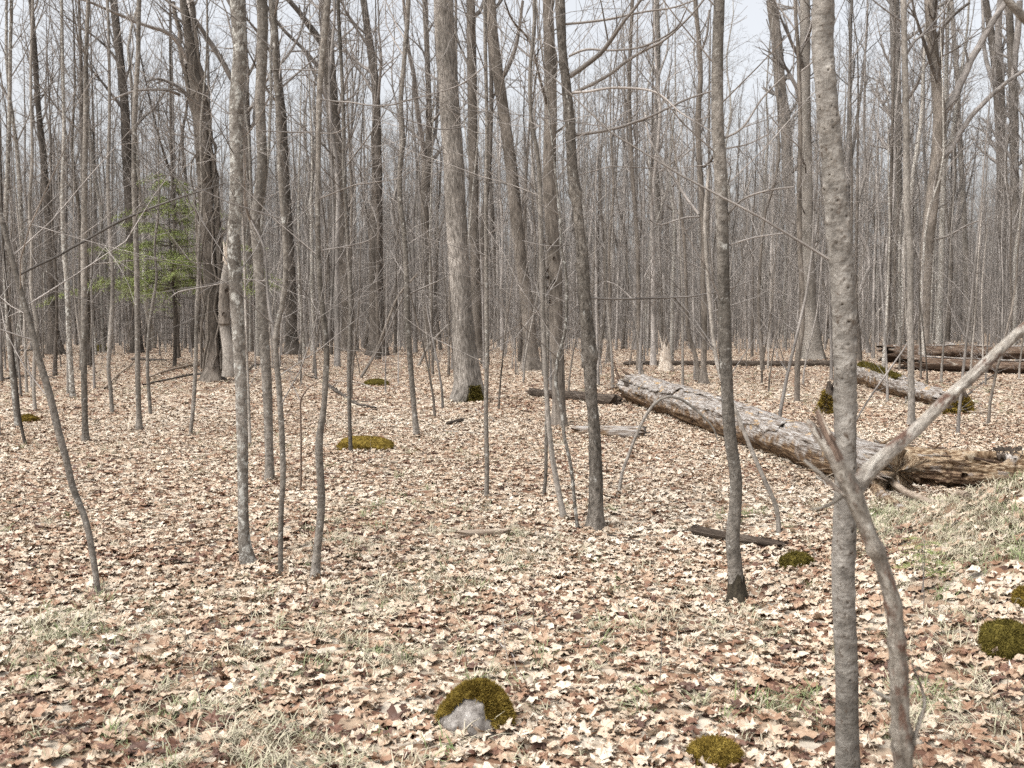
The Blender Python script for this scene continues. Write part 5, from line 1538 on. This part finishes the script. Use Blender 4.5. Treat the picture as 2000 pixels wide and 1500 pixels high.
place(95, 26, 58, list(range(6, 10)), 0.9, 0.8, 0)
place(90, 46, 78, [1, 3, 4, 5, 6, 7, 8, 9], 0.9, 0.8, 0)
place(26, 12, 24, list(range(NT, NT + 4)), 0.9, 0.8, 0)
place(120, 20, 46, list(range(NT, NT + 6)), 0.5, 0.8, 0)
rows = []
for (x, d, k, s, rz, px_) in PLACED:
    shape, H, r0, td, cd, _ = KINDS[k]
    wpx = 2 * r0 * s * F / d
    sap = k >= NT
    zone = next(z for a, b, z in ZONES if a <= px_ < b)
    bk = rng.choice(BARKS) if not sap else rng.choice([('grey', 'far'), ('brown', 'brown'), ('pale', 'pale')])
    size = 'stout' if wpx > 15 else 'slim' if wpx > 8 else 'thin' if wpx > 4.5 else 'spindly'
    dist = 'close' if d < 22 else 'midway' if d < 34 else 'deeper' if d < 50 else 'far'
    rows.append([x, d, k, s, rz, px_, bk, f'{size} {shape} {bk[0]} {"sapling" if sap else "tree"} {dist} {zone}', sap])
from collections import defaultdict
byl = defaultdict(list)
for r_ in rows:
    byl[r_[7]].append(r_)
ORD = ['first', 'second', 'third', 'fourth', 'fifth', 'sixth', 'seventh']
for lab, rs in byl.items():
    if len(rs) > 1:
        rs.sort(key=lambda r: r[5])
        for i, r_ in enumerate(rs):
            r_[7] = f'{lab}, {ORD[min(i, 6)]} from left of such'
MESHV = {}
def mesh_variant(me, mat):
    key = (me.name, mat)
    if key not in MESHV:
        c = me.copy()
        c.materials.clear()
        c.materials.append(M[mat])
        MESHV[key] = c
    return MESHV[key]
for (x, d, k, s, rz, px_, bk, lab, sap) in rows:
    shape, H, r0, td, cd, _ = KINDS[k]
    root = empty('sapling' if sap else 'wood_tree', (x, d, float(gh(x, d))), lab, 'sapling' if sap else 'tree', 'saplings of the understorey' if sap else 'trees of the wood behind')
    root.rotation_euler = (0, 0, rz)
    root.scale = (s, s, s)
    for nm, me in (('trunk', mesh_variant(td, bk[1])), ('crown', cd)):
        o = bpy.data.objects.new(nm, me)
        COL.objects.link(o)
        o.parent = root

# far wood that reads as one mass, and the wood to either side of the view
rg = np.random.default_rng(99)
pos, rot, scl, idx = [], [], [], []
def far_pts(n, d0, d1, xr, kinds, power, out_only=False):
    c = 0
    while c < n:
        d = d0 + (d1 - d0) * rg.random() ** power
        u = rg.uniform(-xr, xr)
        if out_only and abs(u) < 0.56:
            continue
        x = u * d
        if out_only and not free(x, d, 0.8):
            continue
        pos.append((x, d, float(gh(x, d))))
        rot.append((0, 0, rg.uniform(0, 2 * PI)))
        scl.append(rg.uniform(0.75, 1.3))
        idx.append(int(rg.choice(kinds)))
        c += 1
far_pts(640, 54, 160, 0.72, range(0, 6), 0.62)
far_pts(1700, 46, 130, 0.72, range(6, 10), 0.65)
far_pts(3600, 40, 110, 0.68, range(NT, NT + 6), 0.65)
far_pts(120, 14, 60, 0.95, range(0, 10), 0.7, True)
far = scatter('far_wood', [k[5] for k in KINDS], pos, rot, scl, idx, rg.random(len(pos)))
tag(far, 'distant mass of bare grey trunks closing off the wood', 'woods', kind='stuff')

# ------------------------------------------------------------------ fallen leaves
def leaf_proto(seed, kind):
    rg = np.random.default_rng(seed)
    if kind == 'maple':
        ang = np.array([-180, -150, -128, -112, -92, -72, -58, -42, -24, -12, 0, 12, 24, 42, 58, 72, 92, 112, 128, 150])
        rad = np.array([0.16, 0.52, 0.36, 0.72, 0.50, 0.92, 0.62, 0.38, 0.78, 0.66, 1.05, 0.66, 0.78, 0.38, 0.62, 0.92, 0.50, 0.72, 0.36, 0.52])
    elif kind == 'beech':
        ang = np.arange(-180, 180, 22.5)
        rad = np.where(np.abs(ang) > 100, 0.62, 0.78) * (0.55 + 0.45 * np.abs(np.cos(np.radians(ang)))) * 1.1
    else:      # torn half leaf
        ang = np.array([-180, -150, -120, -95, -70, -45, -15, 10, 30, 60, 100, 140])
        rad = np.array([0.3, 0.6, 0.35, 0.8, 0.5, 0.9, 0.6, 0.85, 0.35, 0.45, 0.25, 0.35])
    blunt = rg.uniform(0.0, 0.45)
    rad = (rad * (1 - blunt) + rad.mean() * blunt) * rg.uniform(0.82, 1.15, len(rad)) * 0.055
    a = np.radians(ang + rg.uniform(-6, 6, len(ang)))
    o = np.stack([np.sin(a) * rad, np.cos(a) * rad], 1)
    m = len(o)
    V2 = np.vstack([[[0, 0]], o * 0.55, o])
    r2 = np.linalg.norm(V2, axis=1) / 0.055
    # dry leaves curl: bend about a random axis and lift the lobes
    th = rg.uniform(0, PI)
    c1 = rg.uniform(-7, 11)
    c2 = rg.uniform(-5, 6)
    u = V2[:, 0] * math.cos(th) + V2[:, 1] * math.sin(th)
    v = -V2[:, 0] * math.sin(th) + V2[:, 1] * math.cos(th)
    z = c1 * u ** 2 + c2 * v ** 2 + 0.010 * r2 * np.sin(3 * np.arctan2(V2[:, 1], V2[:, 0]) + rg.uniform(0, 6)) * rg.uniform(0.3, 1.3) + 0.0055 * rg.normal(size=len(u)) * (r2 > 0.3)
    V3 = np.column_stack([V2, z - z.min() * 0.5])
    t = []
    for i in range(m):
        j = (i + 1) % m
        t.append((0, 1 + i, 1 + j))
    q = [(1 + i, 1 + m + i, 1 + m + (i + 1) % m, 1 + (i + 1) % m) for i in range(m)]
    mb = MB()
    mb.add(V3, q=q, t=t, tc=np.column_stack([V2, np.full(len(V2), seed * 0.37)]))
    if kind != 'torn':      # stalk
        L = rg.uniform(0.03, 0.05)
        s = np.linspace(0, 1, 4)
        p = np.stack([0.006 * s * rg.normal(), -0.012 - L * s, V3[0, 2] + 0.012 * s * s * rg.normal()], 1)
        tube(mb, p, np.full(4, 0.0011), 3)
    return mb
leaf_src = [proto_obj('leaf_source', leaf_proto(10 + i, 'maple' if i < 13 else 'beech' if i < 17 else 'torn'), M['leaf'], smooth=(i % 2 == 0)) for i in range(26)]

GRASS_PATCH = [  # photograph x, y, radius in metres, amount
    (450, 1470, 0.5, 1.0), (640, 1480, 0.4, 0.6), (330, 1400, 0.35, 0.5), (700, 1290, 0.45, 1.0), (600, 1265, 0.35, 0.8), (780, 1165, 0.4, 0.8), (560, 1215, 0.3, 0.5), (450, 1160, 0.3, 0.5), (130, 1230, 0.5, 0.8), (60, 1280, 0.4, 0.8), (280, 1270, 0.3, 0.6),
    (850, 1180, 0.3, 0.6), (1400, 1230, 0.35, 0.8), (1280, 1260, 0.3, 0.4), (1480, 1160, 0.2, 0.6), (880, 880, 1.4, 0.6), (430, 880, 1.6, 0.8), (200, 885, 1.4, 0.9), (60, 880, 1.2, 0.7), (640, 930, 1.0, 0.6), (820, 960, 0.8, 0.5), (1000, 1080, 0.5, 0.4), (700, 1060, 0.6, 0.4),
    (1780, 780, 2.2, 0.8), (1920, 790, 2.4, 1.0), (1880, 760, 2.0, 0.7), (1700, 775, 1.6, 0.5), (1330, 735, 2.0, 0.6), (1430, 760, 1.6, 0.5), (760, 725, 2.5, 0.5), (300, 745, 2.4, 0.5), (160, 770, 1.8, 0.6), (930, 1330, 0.25, 0.6), (1500, 1400, 0.3, 0.4), (1120, 1300, 0.3, 0.3), (1850, 1380, 0.35, 0.8), (1780, 1250, 0.35, 0.7), (1830, 1090, 0.4, 0.5)]
GP = [(on_ground(x, y), r, a) for x, y, r, a in GRASS_PATCH]
def grassiness(x, y):
    g = np.zeros_like(x)
    for c, r, a in GP:
        g = np.maximum(g, a * np.exp(-(((x - c[0]) ** 2 + (y - c[1]) ** 2) / (r * r))))
    e = ((x - 3.5) / 1.35) ** 2 + ((y - 5.9) / 1.9) ** 2
    g = np.maximum(g, 1.5 * sstep(1.3, 0.45, e + 0.45 * vnoise(x * 1.6, y * 1.6, 2.0)))
    return g

def litter(n, d0, d1, power, sc):
    d = np.sqrt(d0 ** 2 + (d1 ** 2 - d0 ** 2) * rg.random(n)) if power == 0 else d0 + (d1 - d0) * rg.random(n) ** power
    x = rg.uniform(-0.64, 0.64, n) * (d + 0.6)
    g = grassiness(x, d)
    keep = rg.random(n) > g * np.where(g > 1.0, 0.40, 0.4)
    # thin places where darker old litter shows
    x, d = x[keep], d[keep]
    m = len(x)
    e = 0.03
    z0 = gh(x, d)
    nx_ = -(gh(x + e, d) - z0) / e
    ny_ = -(gh(x, d + e) - z0) / e
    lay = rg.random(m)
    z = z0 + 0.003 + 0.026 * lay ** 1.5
    tilt = np.abs(rg.normal(0, 0.16, m)) + 0.6 * (rg.random(m) < 0.10) * rg.random(m)
    az = rg.uniform(0, 2 * PI, m)
    # normal = ground normal + tilt
    N = np.stack([nx_ + np.tan(tilt) * np.cos(az), ny_ + np.tan(tilt) * np.sin(az), np.ones(m)], 1)
    N /= np.linalg.norm(N, axis=1)[:, None]
    sp = rg.uniform(0, 2 * PI, m)
    A = np.stack([np.cos(sp), np.sin(sp), np.zeros(m)], 1)
    A -= (A * N).sum(1)[:, None] * N
    A /= np.linalg.norm(A, axis=1)[:, None]
    Bv = np.cross(N, A)
    flip = rg.random(m) < 0.4
    Nn = np.where(flip[:, None], -N, N)
    Bv = np.where(flip[:, None], -Bv, Bv)
    ry = -np.arcsin(np.clip(A[:, 2], -1, 1))
    rx = np.arctan2(Bv[:, 2], Nn[:, 2])
    rzz = np.arctan2(A[:, 1], A[:, 0])
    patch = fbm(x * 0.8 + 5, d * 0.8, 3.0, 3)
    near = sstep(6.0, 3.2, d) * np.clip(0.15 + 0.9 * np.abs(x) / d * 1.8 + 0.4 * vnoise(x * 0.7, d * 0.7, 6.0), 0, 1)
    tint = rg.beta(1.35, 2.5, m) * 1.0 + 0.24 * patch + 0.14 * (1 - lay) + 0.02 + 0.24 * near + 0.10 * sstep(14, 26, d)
    s = sc * np.where(rg.random(m) < 0.35, rg.uniform(0.3, 0.7, m), rg.uniform(0.65, 1.45, m))
    return np.stack([x, d, z], 1), np.stack([rx, ry, rzz], 1), s, rg.integers(0, len(leaf_src), m), np.clip(tint, 0, 1)

sets = [litter(31000, 2.4, 7.0, 0, 0.73), litter(86000, 7.0, 16.0, 0, 0.72), litter(105000, 15.0, 50.0, 1.1, 1.0)]
# leaves drifted up against the feet of the nearer trunks, stones and logs
bx = []
for o in bpy.data.objects:
    if o.parent is None and o.get('category') in ('tree', 'sapling', 'stone') and o.location.y < 17:
        rr_ = 0.05 if o['category'] != 'stone' else 0.12
        for _ in range(34 if o['category'] != 'stone' else 60):
            a_, q_ = rg.uniform(0, 2 * PI), rr_ * rg.uniform(0.75, 2.4)
            bx.append((o.location.x + q_ * math.cos(a_), o.location.y + q_ * math.sin(a_), a_, q_ / rr_))
bx = np.array(bx)
m_ = len(bx)
sets.append((np.column_stack([bx[:, 0], bx[:, 1], gh(bx[:, 0], bx[:, 1]) + 0.006 + 0.05 * np.clip(1.5 - bx[:, 3], 0, 1) * rg.random(m_)]),
             np.column_stack([rg.normal(0, 0.5, m_), rg.normal(0, 0.5, m_), rg.uniform(0, 2 * PI, m_)]), 0.8 * rg.uniform(0.6, 1.2, m_), rg.integers(0, len(leaf_src), m_), rg.beta(1.5, 2.0, m_)))
LP, LR, LS, LI, LT = (np.concatenate([s[i] for s in sets]) for i in range(5))
# the 300 largest in view lie as single leaves
pxs = np.array([pix(p) for p in LP])
inview = (pxs[:, 0] > 5) & (pxs[:, 0] < 1995) & (pxs[:, 1] < 1495) & (pxs[:, 1] > 0)
rank = np.where(inview, LS / pxs[:, 2] * (0.4 + (LP[:, 2] - gh(LP[:, 0], LP[:, 1])) * 20), -1)
top = np.argsort(-rank)[:300]
for i in top:
    o = bpy.data.objects.new('leaf', leaf_src[LI[i]].data)
    COL.objects.link(o)
    o.location = LP[i]
    o.rotation_euler = LR[i]
    o.scale = (LS[i],) * 3
    o['tint'] = float(LT[i])
    o.parent = ground
rest = np.ones(len(LP), bool)
rest[top] = False
lit = scatter('leaf_litter', leaf_src, LP[rest], LR[rest], LS[rest], LI[rest], LT[rest], ground)
tag(lit, kind='stuff')

# ------------------------------------------------------------------ grass
def tuft(seed, n, h, spread):
    rg = np.random.default_rng(seed)
    mb = MB()
    for i in range(n):
        a = rg.uniform(0, 2 * PI)
        l = h * rg.uniform(0.5, 1.2)
        lean = rg.uniform(0.7, 1.6)
        b = rg.normal(size=2) * spread
        d = np.array([math.cos(a), math.sin(a)])
        s = np.array([-d[1], d[0]]) * 0.0016
        pts = []
        for t, wd in ((0, 1), (0.35, 1), (0.7, 0.8), (1, 0.1)):
            hz = l * (t - 0.42 * lean * t * t)
            r = l * lean * 0.75 * t ** 1.6
            c = b + d * r
            pts += [[c[0] - s[0] * wd, c[1] - s[1] * wd, hz], [c[0] + s[0] * wd, c[1] + s[1] * wd, hz]]
        off = rg.uniform(-0.22, 0.22)
        mb.add(np.array(pts), q=[(0, 1, 3, 2), (2, 3, 5, 4), (4, 5, 7, 6)], tc=np.tile([off, 0, 0], (8, 1)))
    return mb
grass_src = [proto_obj('grass_source', tuft(50 + i, 20, 0.085 if i < 5 else 0.06, 0.02 if i < 5 else 0.035), M['grass'], False) for i in range(8)]
def grass_pts(n, d0, d1, power, thr):
    d = d0 + (d1 - d0) * rg.random(n) ** power
    x = rg.uniform(-0.62, 0.62, n) * (d + 0.5)
    g = grassiness(x, d)
    cl = fbm(x * 2.6, d * 2.6, 1.0, 2)
    keep = rg.random(n) < (g * (0.6 + 0.7 * cl) + 0.02) * thr
    x, d, g, cl = x[keep], d[keep], g[keep], cl[keep]
    m = len(x)
    P = np.stack([x, d, gh(x, d) - 0.004], 1)
    tint = np.clip(rg.beta(1.0, 3.2, m) * 0.9 + 0.35 * (vnoise(x * 3.1, d * 3.1, 9.0) > 0.45), 0, 1)
    return P, np.stack([rg.normal(0, 0.15, m), rg.normal(0, 0.15, m), rg.uniform(0, 2 * PI, m)], 1), rg.uniform(0.75, 1.5, m) * np.where(g > 1.0, 0.95, 1.0), rg.integers(0, 8, m), tint
gs = [grass_pts(20000, 2.5, 8.5, 0.7, 0.5), grass_pts(26000, 8.5, 34, 0.7, 0.5)]
gp = [np.concatenate([s[i] for s in gs]) for i in range(5)]
gr = scatter('grass', grass_src, *gp, None)
tag(gr, 'tufts of dry straw-coloured and green grass among the leaves', 'grass', kind='stuff')
print('leaves', len(LP), 'grass', len(gp[0]))
